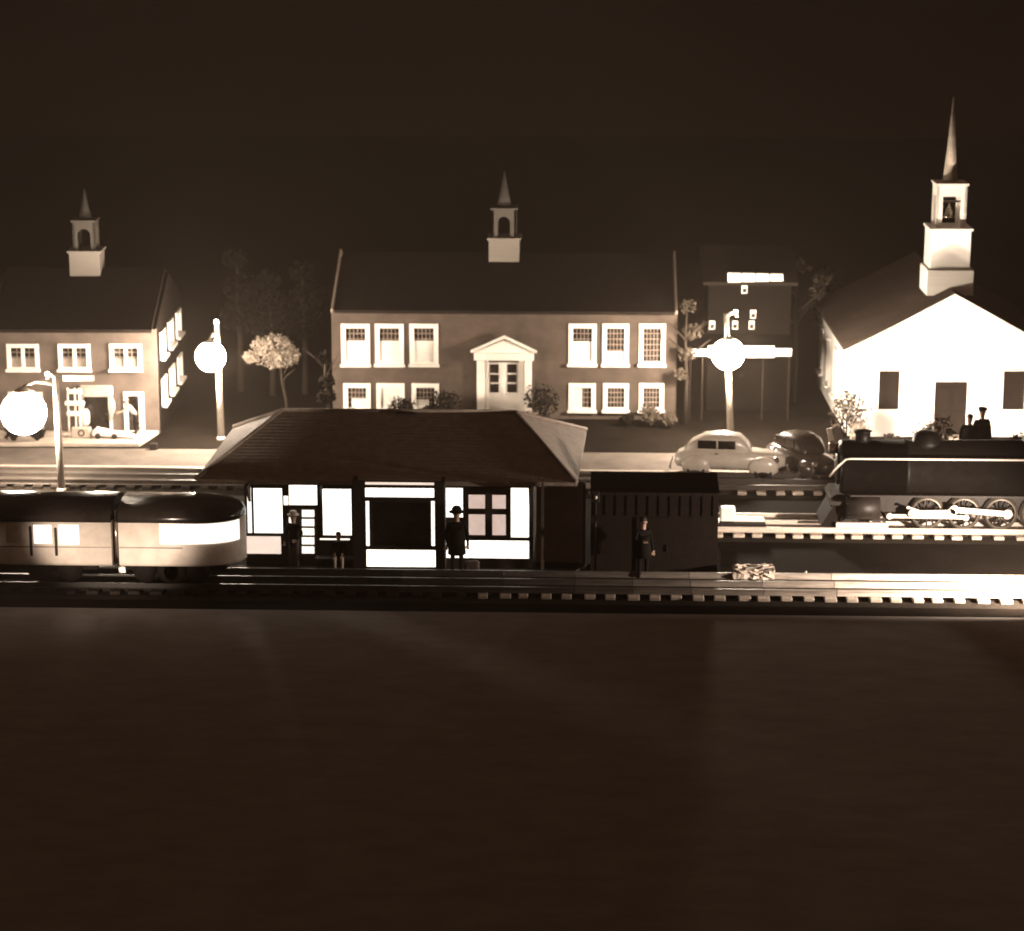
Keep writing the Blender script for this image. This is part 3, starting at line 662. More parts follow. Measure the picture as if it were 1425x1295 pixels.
MB().box(bx+.2, LEN-3, -1.3, -.9, zrun, zrun+.06).build('running_board', BLACKM, lo); MB().box(bx+.2, LEN-3, .9, 1.3, zrun, zrun+.06).build('running_board', BLACKM, lo)
MB().box(.35, LEN-3, -.7, .7, .85, zrun-.01).build('frame', BLACKM, lo)
m = MB(); m.prism([(0, .42), (.6, .42), (.6, 1.2), (.45, 1.25)], -1.0, 1.0); m.build('pilot', TRUCKM, lo)
MB().box(.3, .95, -1.15, 1.15, 1.26, 1.4).build('pilot_beam', BLACKM, lo)
for sy in (-1, 1):
    xc = lx(1200, 720)[0]; MB().lathe([(.1, -.62), (.42, -.6), (.42, .6), (.1, .62)], (xc, sy*1.05, 1.15), 24, 'x').build('cylinder', BLACKM, lo)
q0, q1 = lx(1163, 736), lx(1235, 736)
MB().box(q0[0], q1[0], -1.2, -1.05, .45, .62).build('pilot_truck_frame', ROD, lo)
def wheel(xx, yy, r, spokes, nm):
    sgn = -1 if yy < 0 else 1; z = .38+r
    w = MB().lathe([(r*.86, -.06), (r, -.06), (r, .05), (r+.06, .08), (r+.06, .1), (r*.86, .1), (r*.86, -.06)], (xx, yy, z), 36, 'y', cap=False).build(nm, mat('worn_wheel_rim', (.10, .085, .07), .4, .3, 5, metal=.3) if nm == 'driving_wheel' else BLACKM, lo)
    m = MB(); m.lathe([(.16, -.1), (.16, .08)], (xx, yy, z), 12, 'y')
    for k in range(spokes): an = 2*math.pi*k/spokes; m.tube([(xx+math.cos(an)*.1, yy, z+math.sin(an)*.1), (xx+math.cos(an)*r*.9, yy, z+math.sin(an)*r*.9)], .035, 5)
    m.build('spokes', BLACKM, w); return z
dxs = [lx(p_, 720)[0] for p_ in (1290, 1333, 1376, 1419)]; dxs = [dxs[0]+i*1.32 for i in range(4)]
for xx in dxs:
    for yy in (-.95, .95): zw = wheel(xx, yy, .58, 12, 'driving_wheel')
for xx in (q0[0]+.45, q1[0]-.4):
    for yy in (-.95, .95): wheel(xx, yy, .3, 8, 'pilot_wheel')
def rod(p, q, w, nm, y_): 
    P_, Q_ = lx(*p), lx(*q); v = Vector((Q_[0]-P_[0], 0, Q_[1]-P_[1])); n_ = Vector((-v.z, 0, v.x)).normalized()*w; m = MB(); v0, v1 = Vector((P_[0], y_, P_[1])), Vector((Q_[0], y_, Q_[1]))
    A = [v0+n_, v1+n_, v1-n_, v0-n_]; B_ = [a_+Vector((0, .07, 0)) for a_ in A]
    va = [m.bm.verts.new(t_) for t_ in A]; vb = [m.bm.verts.new(t_) for t_ in B_]; m.bm.faces.new(va); m.bm.faces.new(vb[::-1])
    for i in range(4): m.bm.faces.new((va[i], vb[i], vb[(i+1) % 4], va[(i+1) % 4]))
    m.lathe([(w*1.7, y_-.04), (w*1.7, y_+.08)], (v0.x, 0, v0.z), 14, 'y'); m.lathe([(w*1.7, y_-.04), (w*1.7, y_+.08)], (v1.x, 0, v1.z), 14, 'y')
    m.build(nm, ROD, lo, bevel=.01)
rod((1237, 716), (1343, 718), .065, 'connecting_rod', -1.25); rod((1269, 711), (1322, 710), .1, 'crosshead', -1.38)
rod((1326, 706), (1400, 712), .1, 'side_rod', -1.38); rod((1262, 703), (1290, 712), .03, 'valve_rod', -1.33)
cab = MB(); cab.box(LEN-3, LEN-1, -1.35, 1.35, zrun, zc+rb_+.1); cab.build('cab', BLACK, lo)

# ------------------------------------------------------------------ street lamps
def street_lamp(label, base, h, gx, gy, gz_, gr, tilt=0, name='street_lamp', gm=None, hook=0, r0=.13):
    t = thing(name, label, 'street lamp', base, 0, 'street lamps'); t.rotation_euler = (0, tilt, 0)
    MB().tube([(0, 0, -.05), (0, 0, h*.5), (0, 0, h)], [r0*1.15, r0, r0*.85], 12).build('pole', POLE, t)
    MB().lathe([(r0*1.5, 0), (r0*1.45, .08), (r0*1.2, .16)], (0, 0, 0), 14).build('base', POLE, t)
    ar = MB()
    if hook: ar.tube([(0, 0, h-.08), (hook*.5, 0, h+.02), (hook, 0, h-.02), (hook*1.02, 0, h-.16)], .07, 8)
    ar.tube([(0, 0, gz_+gr+.12), (gx*.6, gy*.6, gz_+gr+.3), (gx, gy, gz_+gr*1.18)], .05, 8); ar.build('arm', POLE, t)
    MB().ball((gx, gy, gz_), gr, 4).build('globe', gm or GLOBE, t)
    MB().lathe([(gr*.42, gz_+gr*.915), (gr*.36, gz_+gr*1.02), (gr*.12, gz_+gr*1.14), (.03, gz_+gr*1.16)], (gx, gy, 0), 20).build('lamp_cap', POLE, t)
    MB().ball((hook*.9, -.16, h+.08), .085, 2).build('pole_top_fill', POLEFILL, t)  # added glow that brightens the pole top
    return t
b1 = G(308, 612); pxu1 = 33
street_lamp('glaring street lamp on a pole between the left brick building and the small round tree', b1, V(307, 449, b1.y).z, -.2, -.72, V(301, 496, b1.y-.7).z, .62, R(-.5))
b2 = G(1017, 613)
street_lamp('glaring street lamp on a leaning pole behind the parked cars', b2, V(1008, 436, b2.y).z, -.02, -.75, V(1010, 492, b2.y-.7).z, .66, R(-3.2), hook=.42)
b3 = G(86, 684)
street_lamp('largest glaring street lamp on a tall pole at the left edge, with a white board', b3, V(83, 522, b3.y).z, V(42, 572, b3.y).x-V(84, 572, b3.y).x, -.55, V(42, 573, b3.y-.5).z, .86, R(-.6), gm=GLOBE3, hook=-.3)
a, b = V(95, 526, b3.y), V(133, 526, b3.y)
o = MB().box(a.x-b3.x-.15, b.x-b3.x, -.05, .05, V(100, 530, b3.y).z, V(100, 521.5, b3.y).z).build('name_board', WHITE, [x for x in bpy.data.objects if x.name.startswith('street_lamp')][-1] if False else None, bevel=.03)
lamp3 = [x for x in bpy.data.objects if x.type == 'EMPTY' and x.name.startswith('street_lamp') and abs(x.location.x-b3.x) < 1e-3][0]
o.parent = lamp3; o.name = 'cross_board'

# ------------------------------------------------------------------ cars
def ell(x, w, z0, z1, n=20, p=3.0, flat=.0):
    pts = []
    cz, h = (z0+z1)/2, (z1-z0)/2
    for i in range(n):
        a = 2*math.pi*i/n; c, s_ = math.cos(a), math.sin(a)
        pts.append((x, w*math.copysign(abs(c)**(2/p), c), cz+h*math.copysign(abs(s_)**(2/p), s_)))
    return pts
def car(label, base, rot, paint, sc_=1.0, name='parked_car'):
    t = thing(name, label, 'car', base, rot, 'cars parked along the street'); t.scale = (sc_,)*3
    # 1940s sedan, nose towards +x, 4.6 long
    MB().loft([ell(-2.25, .45, .55, .8), ell(-2.1, .66, .42, 1.02), ell(-1.6, .78, .36, 1.2), ell(-.6, .84, .34, 1.22), ell(.5, .82, .34, 1.2), ell(1.2, .62, .36, 1.14), ell(1.95, .44, .4, 1.06), ell(2.2, .3, .5, .92)]).build('body', paint, t)
    MB().loft([ell(-1.85, .42, 1.0, 1.16), ell(-1.55, .6, 1.0, 1.5), ell(-1.0, .68, 1.0, 1.78), ell(-.3, .7, 1.0, 1.84), ell(.35, .66, 1.0, 1.76), ell(.7, .58, 1.0, 1.45), ell(.85, .5, 1.0, 1.2)]).build('cabin', paint, t)
    for sy in (-1, 1):
        for (a, b_) in ((-1.3, -.55), (-.48, .22)): MB().box(a, b_, sy*.68-.04, sy*.68+.04, 1.26, 1.6).build('side_window', GLASS, t, bevel=.03)
        for xx, ln in ((1.35, .62), (-1.35, .58)):
            m = MB(); m.ball((xx, sy*.76, .58), 1, 3, (ln, .2, .42)); m.build('fender', paint, t)
            w = MB().lathe([(.2, -.09), (.34, -.09), (.37, -.04), (.37, .04), (.34, .09), (.2, .09)], (xx, sy*.83, .37), 22, 'y').build('wheel', RUBBER, t)
            MB().lathe([(.04, -.115), (.12, -.11), (.2, -.095), (.2, .095), (.12, .11), (.04, .115)], (xx, sy*.83, .37), 18, 'y').build('hubcap', CHROME, w)
        MB().ball((1.85, sy*.66, .86), .14, 3, (.9, 1, 1)).build('headlight', CHROME, t)
        MB().box(-.6, -.45, sy*.85-.02, sy*.85+.02, 1.08, 1.12).build('handle', CHROME, t)
    MB().box(.0, .06, -.5, .5, 1.3, 1.62, Matrix.Translation((.62, 0, -.05)) @ Matrix.Rotation(R(-28), 4, 'Y') @ Matrix.Translation((0, 0, 0))).build('windscreen', GLASS, t)
    for xx, w_ in ((2.36, .8), (-2.38, .82)): MB().box(xx-.05, xx+.05, -w_, w_, .42, .56).build('bumper', CHROME, t, bevel=.03)
    m = MB()
    for k in range(5): m.box(2.18, 2.26, -.26, .26, .56+k*.08, .59+k*.08)
    m.build('grille', CHROME, t); return t
cb = G(1020, 666); 
car('pale rounded sedan parked under the right street lamp, nose to the right', (V(1017, 660, cb.y).x, cb.y+.4, .02), R(-6), PALEPAINT, .98)
cb = G(1108, 668)
car('dark rounded car parked behind the pale sedan near the church lawn', (V(1118, 660, cb.y).x+.1, cb.y+.9, .02), R(-62), DARKPAINT, .92)

# ------------------------------------------------------------------ porch house behind the right lamp
F = Frame(G(1050, 570), R(0)); hs = thing('porch_house', 'dark house behind the right street lamp with a white lit porch edge', 'house', F.o)
BLKW = mat('black_timber', (.006, .005, .004), .8, .3, 3, spec=.03)
a, b = F.loc(985, 450)[0], F.loc(1100, 450)[0]; zt4 = F.loc(1050, 392)[1]
MB().box(a, b, 0, 5, 0, zt4).build('wall', BLKW, hs)
q = F.rect(1012, 378, 1090, 391); m = MB()
n4 = 4
for k in range(n4): xa_ = q[0]+(q[1]-q[0])*k/n4; m.box(xa_+.01, xa_+(q[1]-q[0])/n4-.03, -.35, -.1, q[2]+.02*k, q[3]-.01*k)
m.build('fascia', WHITE, hs, bevel=.02)
gable_roof(hs, a-.2, b+.2, -.1, 5, zt4, zt4+1.1, SLATE)
q = F.rect(957, 478, 1102, 497, -2.2); xa_, xb_ = q[0], q[1]; zp = q[2]
m = MB(); m.prism([(-2.3, zp), (-2.3, zp+.22), (-.003, zp+.62), (-.003, zp+.45)], xa_, xb_, 'x'); m.build('porch_roof', BLKW, hs)
for (pa_, pb_, k_) in ((957, 984, .14), (985, 1078, .0), (1079, 1102, .12)):
    qa = F.rect(pa_, 478, pb_, 497, -2.35); MB().box(qa[0], qa[1], -2.42, -2.303, qa[2]+k_*.5, qa[3]-.08-k_).build('porch_edge', WHITE, hs, bevel=.02)
for px_ in (959, 976, 1060, 1096): q = F.rect(px_, 498, px_+2.5, 560, -2.1); MB().box(q[0], q[1], -2.15, -2.08, 0, zp-.003).build('porch_post', BLKT, hs)
for px_, py_ in ((1036, 402), (1048, 437), (991, 452), (1023, 452), (1046, 452)):
    q = F.rect(px_-4, py_-6, px_+4, py_+6); o = MB().box(q[0], q[1], -.03, -.003, q[2], q[3]).build('window', WHITE, hs, bevel=.01); MB().box(q[0]+.04, q[1]-.04, -.045, -.031, q[2]+.05, q[3]-.16).build('pane', GLASS, o)

# ------------------------------------------------------------------ trees and shrubs
yb = G(398, 584).y
bp_ = V(398, 584, yb); bp_.z = 0
tree('round_tree', 'small round-crowned pale tree with a thin bent trunk right of the left street lamp', bp_, 2.6,
     [(-.45, 0, 3.05, .95, 1.5), (-.95, -.2, 3.35, .5, .4), (.0, .1, 2.85, .7, .8), (-1.45, -.25, 2.85, .36, .5)], .075, LEAFP, lean=(-.2, 0), n=620, leaf=.085, seed=4)
tb = G(950, 590); tree('street_tree', 'thin dark tree against the right end of the school', (tb.x+.1, tb.y, 0), 5.2, [(0, 0, 3.1, .42, .4), (.25, 0, 4.1, .45, .3), (-.2, 0, 2.2, .35, .3), (.05, 0, 5.2, .4, .2)], .08, LEAF, seed=9, leaf=.09)
tb = G(1104, 560); tree('bare_tree', 'tall sparse bare-branched tree left of the church', (tb.x, tb.y, 0), 5.6, [(1.1, 0, 5.6, .45, .12), (.9, 0, 5.0, .4, .14), (.2, .0, 6.2, .5, .08)], .09, LEAF, seed=12, limbs=9)
tb = G(455, 600); tree('street_tree', 'dark slender tree at the left end of the school', (tb.x, tb.y, 0), 3.6, [(0, 0, 1.5, .4, .6), (.05, 0, 2.2, .32, .5), (-.1, 0, 3.2, .3, .3)], .07, LEAFD, seed=21)
for i, (px_, py_, h_, lb_) in enumerate([(335, 545, 6.5, 'tallest dark tree behind the gap between left building and school'), (380, 550, 5.6, 'dark tree behind the small round tree'), (425, 548, 6.0, 'dark tree just left of the school roof'), (1150, 520, 5.0, 'dark tree behind the church eave')]):
    tb = G(px_, py_); tree('dark_tree', lb_, (tb.x, tb.y, 0), h_, [(0, 0, h_*.55, 1.0, .8), (.2, 0, h_*.75, .9, .7), (-.1, 0, h_*.95, .6, .5)], .12, LEAFD, seed=40+i, leaf=.14, limbs=0, group='dark trees behind the street')
for i, (px_, py_, r_, m_, lb_) in enumerate([
    (560, 590, .78, LEAFD, 'dark round bush below the second ground-floor school window'),
    (622, 588, .95, LEAFD, 'dark bush below the school wall left of the entrance'),
    (594, 590, .5, LEAFD, 'low dark bush between two school windows left of the entrance'),
    (752, 592, 1.05, LEAFD, 'dark spreading bush right of the school entrance'),
    (730, 596, .5, LEAFP, 'pale rounded bush at the corner of the school entrance'),
    (908, 594, .62, LEAF, 'leafy plant in front of the last ground-floor school window'),
    (930, 596, .5, LEAF, 'tall sprig of leaves at the right corner of the school'),
    (872, 594, .38, LEAFD, 'small dark bush between the last two school windows'),
    (487, 592, .5, LEAFD, 'dark bush before the first ground-floor school window')]):
    p = G(px_, py_); shrub('bush', lb_, (p.x, p.y, 0), r_, m_, seed=60+i, leaf=.09, n=420)
for i, (px_, py_, r_, m_, lb_) in enumerate([
    (1178, 614, 1.0, LEAF, 'tall spotted bush at the left corner of the church'),
    (1196, 620, .6, LEAFP, 'pale bush beside the tall one at the church corner'),
    (1298, 622, .95, LEAF, 'bush beside the left side of the church door'),
    (1282, 626, .5, LEAFP, 'small pale bush before the church door bush'),
    (1240, 628, .4, LEAFD, 'low dark bush under the left church window'),
    (1418, 622, .6, LEAFD, 'dark bush under the right church window')]):
    p = G(px_, py_)
    if px_ in (1298, 1282, 1418): p = Vector((V(px_, 590, FC.o.y-5.4).x, FC.o.y-5.4, 0)); r_ *= 1.25
    shrub('bush', lb_, (p.x, p.y, 0), r_, m_, seed=80+i, leaf=.1, n=420, sq=(1, 1, 1.15))
for i, (px_, r_, lb_) in enumerate([(20, .45, 'dark bush at the left picture edge under the big lamp'), (52, .42, 'dark bush on the pavement left of the lamp pole')]):
    p = G(px_, 618); shrub('bush', lb_, (p.x, p.y, .15), r_, LEAFD, seed=95+i, n=300)

# ------------------------------------------------------------------ people
def person(label, base, rot, height, joints=None, coat=CLOTHD, legs=CLOTHD, hat=None, hatm=None, shoes=RUBBER):
    J = dict(pelvis=(0, 0, .95), chest=(0, 0, 1.28), neck=(0, 0, 1.5), head=(0, -.02, 1.64), crown=(0, -.0, 1.7),
             sl=(.19, 0, 1.42), el=(.27, .02, 1.13), wl=(.27, -.06, .88), hl=(.27, -.09, .8),
             sr=(-.19, 0, 1.42), er=(-.27, .02, 1.13), wr=(-.27, -.06, .88), hr=(-.27, -.09, .8),
             tl=(.1, 0, .9), kl=(.11, -.02, .5), al=(.11, .02, .09), fl=(.12, -.17, .04),
             tr=(-.1, 0, .9), kr=(-.11, -.02, .5), ar=(-.11, .02, .09), fr=(-.12, -.17, .04))
    J.update(joints or {})
    rad = dict(pelvis=.15, chest=.17, neck=.06, head=.1, crown=.085, sl=.07, el=.05, wl=.034, hl=.042, sr=.07, er=.05, wr=.034, hr=.042, tl=.095, kl=.06, al=.045, fl=.04, tr=.095, kr=.06, ar=.045, fr=.04)
    E = [('pelvis', 'chest'), ('chest', 'neck'), ('neck', 'head'), ('head', 'crown'), ('chest', 'sl'), ('sl', 'el'), ('el', 'wl'), ('wl', 'hl'), ('chest', 'sr'), ('sr', 'er'), ('er', 'wr'), ('wr', 'hr'),
         ('pelvis', 'tl'), ('tl', 'kl'), ('kl', 'al'), ('al', 'fl'), ('pelvis', 'tr'), ('tr', 'kr'), ('kr', 'ar'), ('ar', 'fr')]
    keys = list(J); me = bpy.data.meshes.new('body'); me.from_pydata([J[k] for k in keys], [(keys.index(a), keys.index(b)) for a, b in E], [])
    tmp = bpy.data.objects.new('tmp', me); COL.objects.link(tmp)
    sk = tmp.modifiers.new('s', 'SKIN'); sk.use_smooth_shade = True
    for i, k in enumerate(keys):
        v = me.skin_vertices[0].data[i]; v.radius = (rad[k], rad[k]*(.8 if k in ('chest', 'pelvis') else 1)); v.use_root = (k == 'pelvis')
    sb_ = tmp.modifiers.new('u', 'SUBSURF'); sb_.levels = 2; sb_.render_levels = 2
    dg = bpy.context.evaluated_depsgraph_get(); ev = tmp.evaluated_get(dg); nm = bpy.data.meshes.new_from_object(ev)
    bpy.data.objects.remove(tmp)
    bm = bmesh.new(); bm.from_mesh(nm); mb = MB(); mb.bm.free(); mb.bm = bm
    for s_ in ('l', 'r'):                                    # four fingers and a thumb from each palm
        h = Vector(J['h'+s_]); w = Vector(J['w'+s_]); d = (h-w).normalized(); a = d.cross(Vector((0, 1, .2))).normalized()
        b_ = d.cross(a)
        for k, L_ in enumerate((.075, .088, .082, .062)):
            o_ = h+a*(k-1.5)*.021; mb.tube([o_, o_+d*L_*.6, o_+d*L_+b_*.018], [.011, .01, .007], 6)
        mb.tube([h-a*.03-d*.02, h-a*.06+d*.03, h-a*.065+d*.055], [.013, .011, .008], 6)
    hd = Vector(J['head']); cr = Vector(J['crown'])
    mb.ball((hd.x, hd.y-.105, hd.z-.0), .017, 2, (.8, 1.2, 1.4))                      # nose
    for sx_ in (-1, 1): mb.ball((hd.x+sx_*.098, hd.y, hd.z), .022, 2, (.5, 1, 1.3))
    P_ = {k: Vector(v) for k, v in J.items()}
    zone = {'head': 0, 'crown': 0, 'neck': 0, 'hl': 0, 'hr': 0, 'chest': 1, 'sl': 1, 'sr': 1, 'el': 1, 'er': 1, 'wl': 1, 'wr': 1, 'pelvis': 1, 'tl': 2, 'tr': 2, 'kl': 2, 'kr': 2, 'al': 3, 'ar': 3, 'fl': 3, 'fr': 3}
    for f in bm.faces:
        c = f.calc_center_median(); k = min(P_, key=lambda q: (P_[q]-c).length-rad[q]); f.material_index = zone[k]
        if k in ('al', 'ar') and c.z > P_[k].z+.04: f.material_index = 2
    me2 = bpy.data.meshes.new('person'); bm.to_mesh(me2); bm.free()
    for q in (SKIN, coat, legs, shoes): me2.materials.append(q)
    o = bpy.data.objects.new('person', me2); COL.objects.link(o); tag(o, label, 'person')
    k = height/1.75; o.location = base; o.rotation_euler = (0, 0, rot); o.scale = (k,)*3
    MB().ball((cr.x, cr.y+.012, cr.z+.01), .1, 3, (1, 1.05, .85)).build('hair', HAIR, o)
    m = MB()
    for sx_ in (-1, 1): m.ball((hd.x+sx_*.035, hd.y-.092, hd.z+.02), .011, 1)
    m.build('eyes', HAIR, o)
    MB().box(hd.x-.025, hd.x+.025, hd.y-.101, hd.y-.09, hd.z-.052, hd.z-.045).build('mouth', CLOTHB, o)
    if hat:
        zb = cr.z+.03
        if hat == 'cap': prof = [(.112, zb-.03), (.115, zb), (.14, zb+.035), (.11, zb+.06), (.02, zb+.065)]
        elif hat == 'helmet': prof = [(.2, zb-.03), (.19, zb-.015), (.13, zb+.01), (.125, zb+.06), (.08, zb+.12), (.01, zb+.135)]
        else: prof = [(.19, zb), (.19, zb+.012), (.11, zb+.02), (.105, zb+.12), (.02, zb+.125)]
        h_ = MB().lathe(prof, (cr.x, cr.y, 0), 20).build('hat', hatm or coat, o)
        if hat == 'cap': MB().prism([(-.1, zb-.005), (.1, zb-.005), (.1, zb+.012), (-.1, zb+.012)], cr.y-.19, cr.y-.09).build('peak', BLACK, h_)
    # coat skirt
    return o
def coat(o, z0, r0, r1, z1, m):
    MB().lathe([(r0, z0), (r0*.92, (z0+z1)/2), (r1, z1)], (0, 0, 0), 18).build('coat', m, o)

pb = G(636, 803); p1 = person('railway man in dark uniform and round cap standing before the right station window', (pb.x, pb.y, 0.0), R(10), 2.38, dict(wl=(.26, -.16, .9), hl=(.25, -.22, .84), wr=(-.24, -.12, .9)), hat='helmet'); coat(p1, .62, .23, .2, 1.3, CLOTHD)
pb = G(409, 797); pb.y = FS.o.y-.38; p2 = person('person in a pale hat standing at the station door', (pb.x, pb.y, .1), R(-25), 1.95, dict(el=(.3, .0, 1.15), wl=(.22, -.18, 1.0), hl=(.18, -.24, .97)), hat='brim', hatm=CLOTHL, coat=CLOTHD, legs=CLOTHB)
pb = G(476, 790)
st_j = dict(pelvis=(0, .1, .5), chest=(0, .08, .83), neck=(0, .05, 1.05), head=(0, .02, 1.19), crown=(0, .04, 1.25), sl=(.19, .07, .97), el=(.26, .0, .7), wl=(.16, -.2, .62), hl=(.13, -.27, .6),
            sr=(-.19, .07, .97), er=(-.26, .0, .7), wr=(-.16, -.2, .62), hr=(-.13, -.27, .6), tl=(.1, .06, .48), kl=(.13, -.38, .48), al=(.12, -.42, .09), fl=(.13, -.6, .04), tr=(-.1, .06, .48), kr=(-.13, -.38, .48), ar=(-.12, -.42, .09), fr=(-.13, -.6, .04))
p3 = person('person sitting on the bench left of the station bay with pale trousers', (pb.x-.05, FS.o.y-.42, .1), R(5), 1.75, st_j, coat=CLOTHD, legs=CLOTHL, shoes=CLOTHL)
bn = thing('bench', 'small dark bench under the seated person by the station wall', 'bench', (pb.x-.1, FS.o.y-.31, .1))
MB().box(-.75, .75, -.22, .22, .36, .42).build('seat', BROWNW, bn); MB().box(-.75, .75, .2, .26, .42, .95).build('backrest', BROWNW, bn)
for sx_ in (-.65, .65):
    for sy_ in (-.18, .18): MB().box(sx_-.03, sx_+.03, sy_-.03, sy_+.03, 0, .36).build('leg', BLACKM, bn)
su = thing('suitcase', 'dark rounded suitcase standing beside the railway man', 'suitcase', G(655, 800))
MB().box(-.22, .3, -.12, .12, 0, .52).build('body', CLOTHB, su, bevel=.08); MB().tube([(-.08, 0, .51), (-.06, 0, .6), (.12, 0, .6), (.14, 0, .51)], .02, 6).build('handle', BLACKM, su)
pb = G(894, 810); p4 = person('dim person in a dark coat standing in front of the freight shed', (pb.x, pb.y, 0), R(30), 2.25, dict(er=(-.3, -.1, 1.2), wr=(-.2, -.3, 1.2), hr=(-.16, -.36, 1.22)), legs=CLOTHD); coat(p4, .7, .22, .19, 1.3, CLOTHD)
pb = G(189, 609); p5 = person('person in a pale cap stooping at the door of the left building, arms reaching left', (pb.x, pb.y, .17), R(-75), 1.6, dict(chest=(0, -.2, 1.22), neck=(0, -.32, 1.4), head=(0, -.4, 1.5), crown=(0, -.42, 1.56), sl=(.18, -.28, 1.33), el=(.18, -.5, 1.15), wl=(.13, -.72, 1.1), hl=(.12, -.8, 1.1),
     sr=(-.18, -.28, 1.33), er=(-.2, -.48, 1.12), wr=(-.13, -.7, 1.02), hr=(-.12, -.78, 1.0)), hat='cap', hatm=CLOTHL, coat=CLOTHL, legs=CLOTHD)
pz = Vector((V(1366, 600, FC.o.y-5.6).x, FC.o.y-5.6, 0)); p6 = person('person in long dark coat and cap on the lawn before the church', (pz.x, pz.y, 0), R(20), 2.5, hat='cap', coat=CLOTHD); coat(p6, .3, .34, .2, 1.36, CLOTHD)
pz = Vector((V(1349, 600, FC.o.y-5.9).x, FC.o.y-5.9, 0)); p7 = person('shorter bare-headed dark-coated person left of the capped one before the church', (pz.x, pz.y, 0), R(-15), 2.3, coat=CLOTHD); coat(p7, .3, .3, .19, 1.36, CLOTHD)

# ------------------------------------------------------------------ pavement clutter by the left building
b = G(118, 606); o = thing('barrel', 'white barrel standing in front of the dark shop window', 'barrel', (b.x, b.y, .17)); MB().lathe([(.17, .28), (.24, .4), (.26, .62), (.24, .85), (.17, .98)], (0, 0, 0), 18).build('body', WHITE, o)
MB().lathe([(.22, .0), (.2, .27)], (0, 0, 0), 14).build('stand', BROWNW, o)
b = G(115, 613); cr_ = thing('crate', 'square pale crate with a round mark, before the white barrel', 'crate', (b.x, b.y, .17)); MB().box(-.42, .36, -.2, .15, 0, .42).build('box', CONC, cr_, bevel=.03)
MB().lathe([(.15, -.225), (.15, -.203)], (0, 0, .21), 18, 'y').build('round_mark', DARKW, cr_); MB().lathe([(.08, -.24), (.08, -.226)], (0, 0, .21), 18, 'y').build('mark_centre', CONC, cr_)
b = G(158, 614); hc = thing('handcart', 'low flat handcart with pale wedge load pulled by the stooping person', 'handcart', (b.x, b.y, .17))
MB().prism([(-.8, .12), (.95, .04), (.95, .1), (-.2, .3), (-.7, .42), (-.85, .3)], -.25, .25).build('bed', WHITE, hc, bevel=.03)
for sx_ in (-.6, .1): MB().lathe([(.03, -.3), (.12, -.3), (.12, .3), (.03, .3)], (sx_, 0, .12), 14, 'y').build('roller', BLACKM, hc)
MB().tube([(.9, 0, .08), (1.2, -.02, .5), (1.0, -.05, .95)], .025, 6).build('pull_handle', BLACKM, hc)
b = G(103, 613); ds = thing('display_stand', 'white open-work stand between the lamp pole and the barrel', 'stand', (b.x, b.y, .17))
for k, (z_, w_, x_) in enumerate(((.9, .26, 0), (1.35, .42, .1), (1.85, .3, .12))): MB().box(x_-w_, x_+w_, -.1, .1, z_, z_+.2).build('shelf', WHITE, ds, bevel=.05)
for x_ in (-.18, .12, .3): MB().tube([(x_, 0, 0), (x_, 0, 2.1)], .045, 6).build('upright', WHITE, ds)
b = G(214, 626); bo = MB().box(-.16, .16, -.12, .12, 0, .3).build('kerb_stone', BLACKM, bevel=.05); bo.location = (b.x, b.y, 0); tag(bo, 'small dark block at the corner of the left pavement', 'block')

# ------------------------------------------------------------------ small things by the tracks
yw = Y2-.2; a = V(1000, 722, Y2+.3); sw = thing('switch_box', 'white switch box at the end of the middle track beside the shed', 'switch box', (a.x+.3, Y2-.55, .39))
MB().box(-.3, .25, -.25, .25, .12, .62).build('box', WHITE, sw, bevel=.06); MB().box(.2, 1.3, -.15, .15, .1, .25).build('lever_arm', WHITE, sw, bevel=.03); MB().box(-.35, 1.35, -.3, .3, 0, .099).build('base_plate', BLACKM, sw)
b = G(1045, 809); rk = MB(); rk.box(-.6, .75, -.35, .35, -.02, .5)
bmesh.ops.subdivide_edges(rk.bm, edges=rk.bm.edges, cuts=7, use_grid_fill=True); rd = random.Random(5)
for v in rk.bm.verts: v.co += Vector((rd.uniform(-.05, .05), rd.uniform(-.06, .06), rd.uniform(-.06, .05) if v.co.z > .05 else 0))
ro_ = rk.build('stone_block', ROCKM); ro_.location = (b.x, b.y, 0); tag(ro_, 'rough pale stone block lying between the middle and front tracks', 'stone')
b = G(1116, 808); mk = MB().prism([(-.2, 0), (.12, 0), (.16, .36), (-.02, .2)], -.06, .06).build('track_marker', WHITE, bevel=.01); mk.location = b; tag(mk, 'small white wedge-shaped marker right of the stone block', 'marker')
b = G(1162, 640); sg = thing('leaning_sign', 'small blank white board leaning on a post left of the locomotive', 'sign', (b.x, b.y, 0)); sg.rotation_euler = (0, R(-12), 0)
z_ = V(1160, 604, b.y).z; MB().box(-.1, .1, -.03, .03, z_-.25, z_+.27).build('board', WHITE, sg); MB().tube([(0, .05, 0), (0, .05, z_)], .03, 6).build('post', BLACKM, sg)
b = G(838, 800)
mb_ = thing('rail_signal', 'thin dark dwarf signal with a tiny pale lens at the shed corner', 'signal', (V(829, 691, FS.o.y).x, FS.o.y-.9, 0))
z_ = V(829, 691, FS.o.y-.9).z; MB().tube([(0, 0, 0), (0, 0, z_+.1)], .04, 8).build('post', BLACKM, mb_); MB().box(-.13, .13, -.1, .1, z_-.18, z_+.2).build('head', BLACKM, mb_, bevel=.03); MB().ball((0, -.1, z_), .06, 2).build('lens', WHITE, mb_)

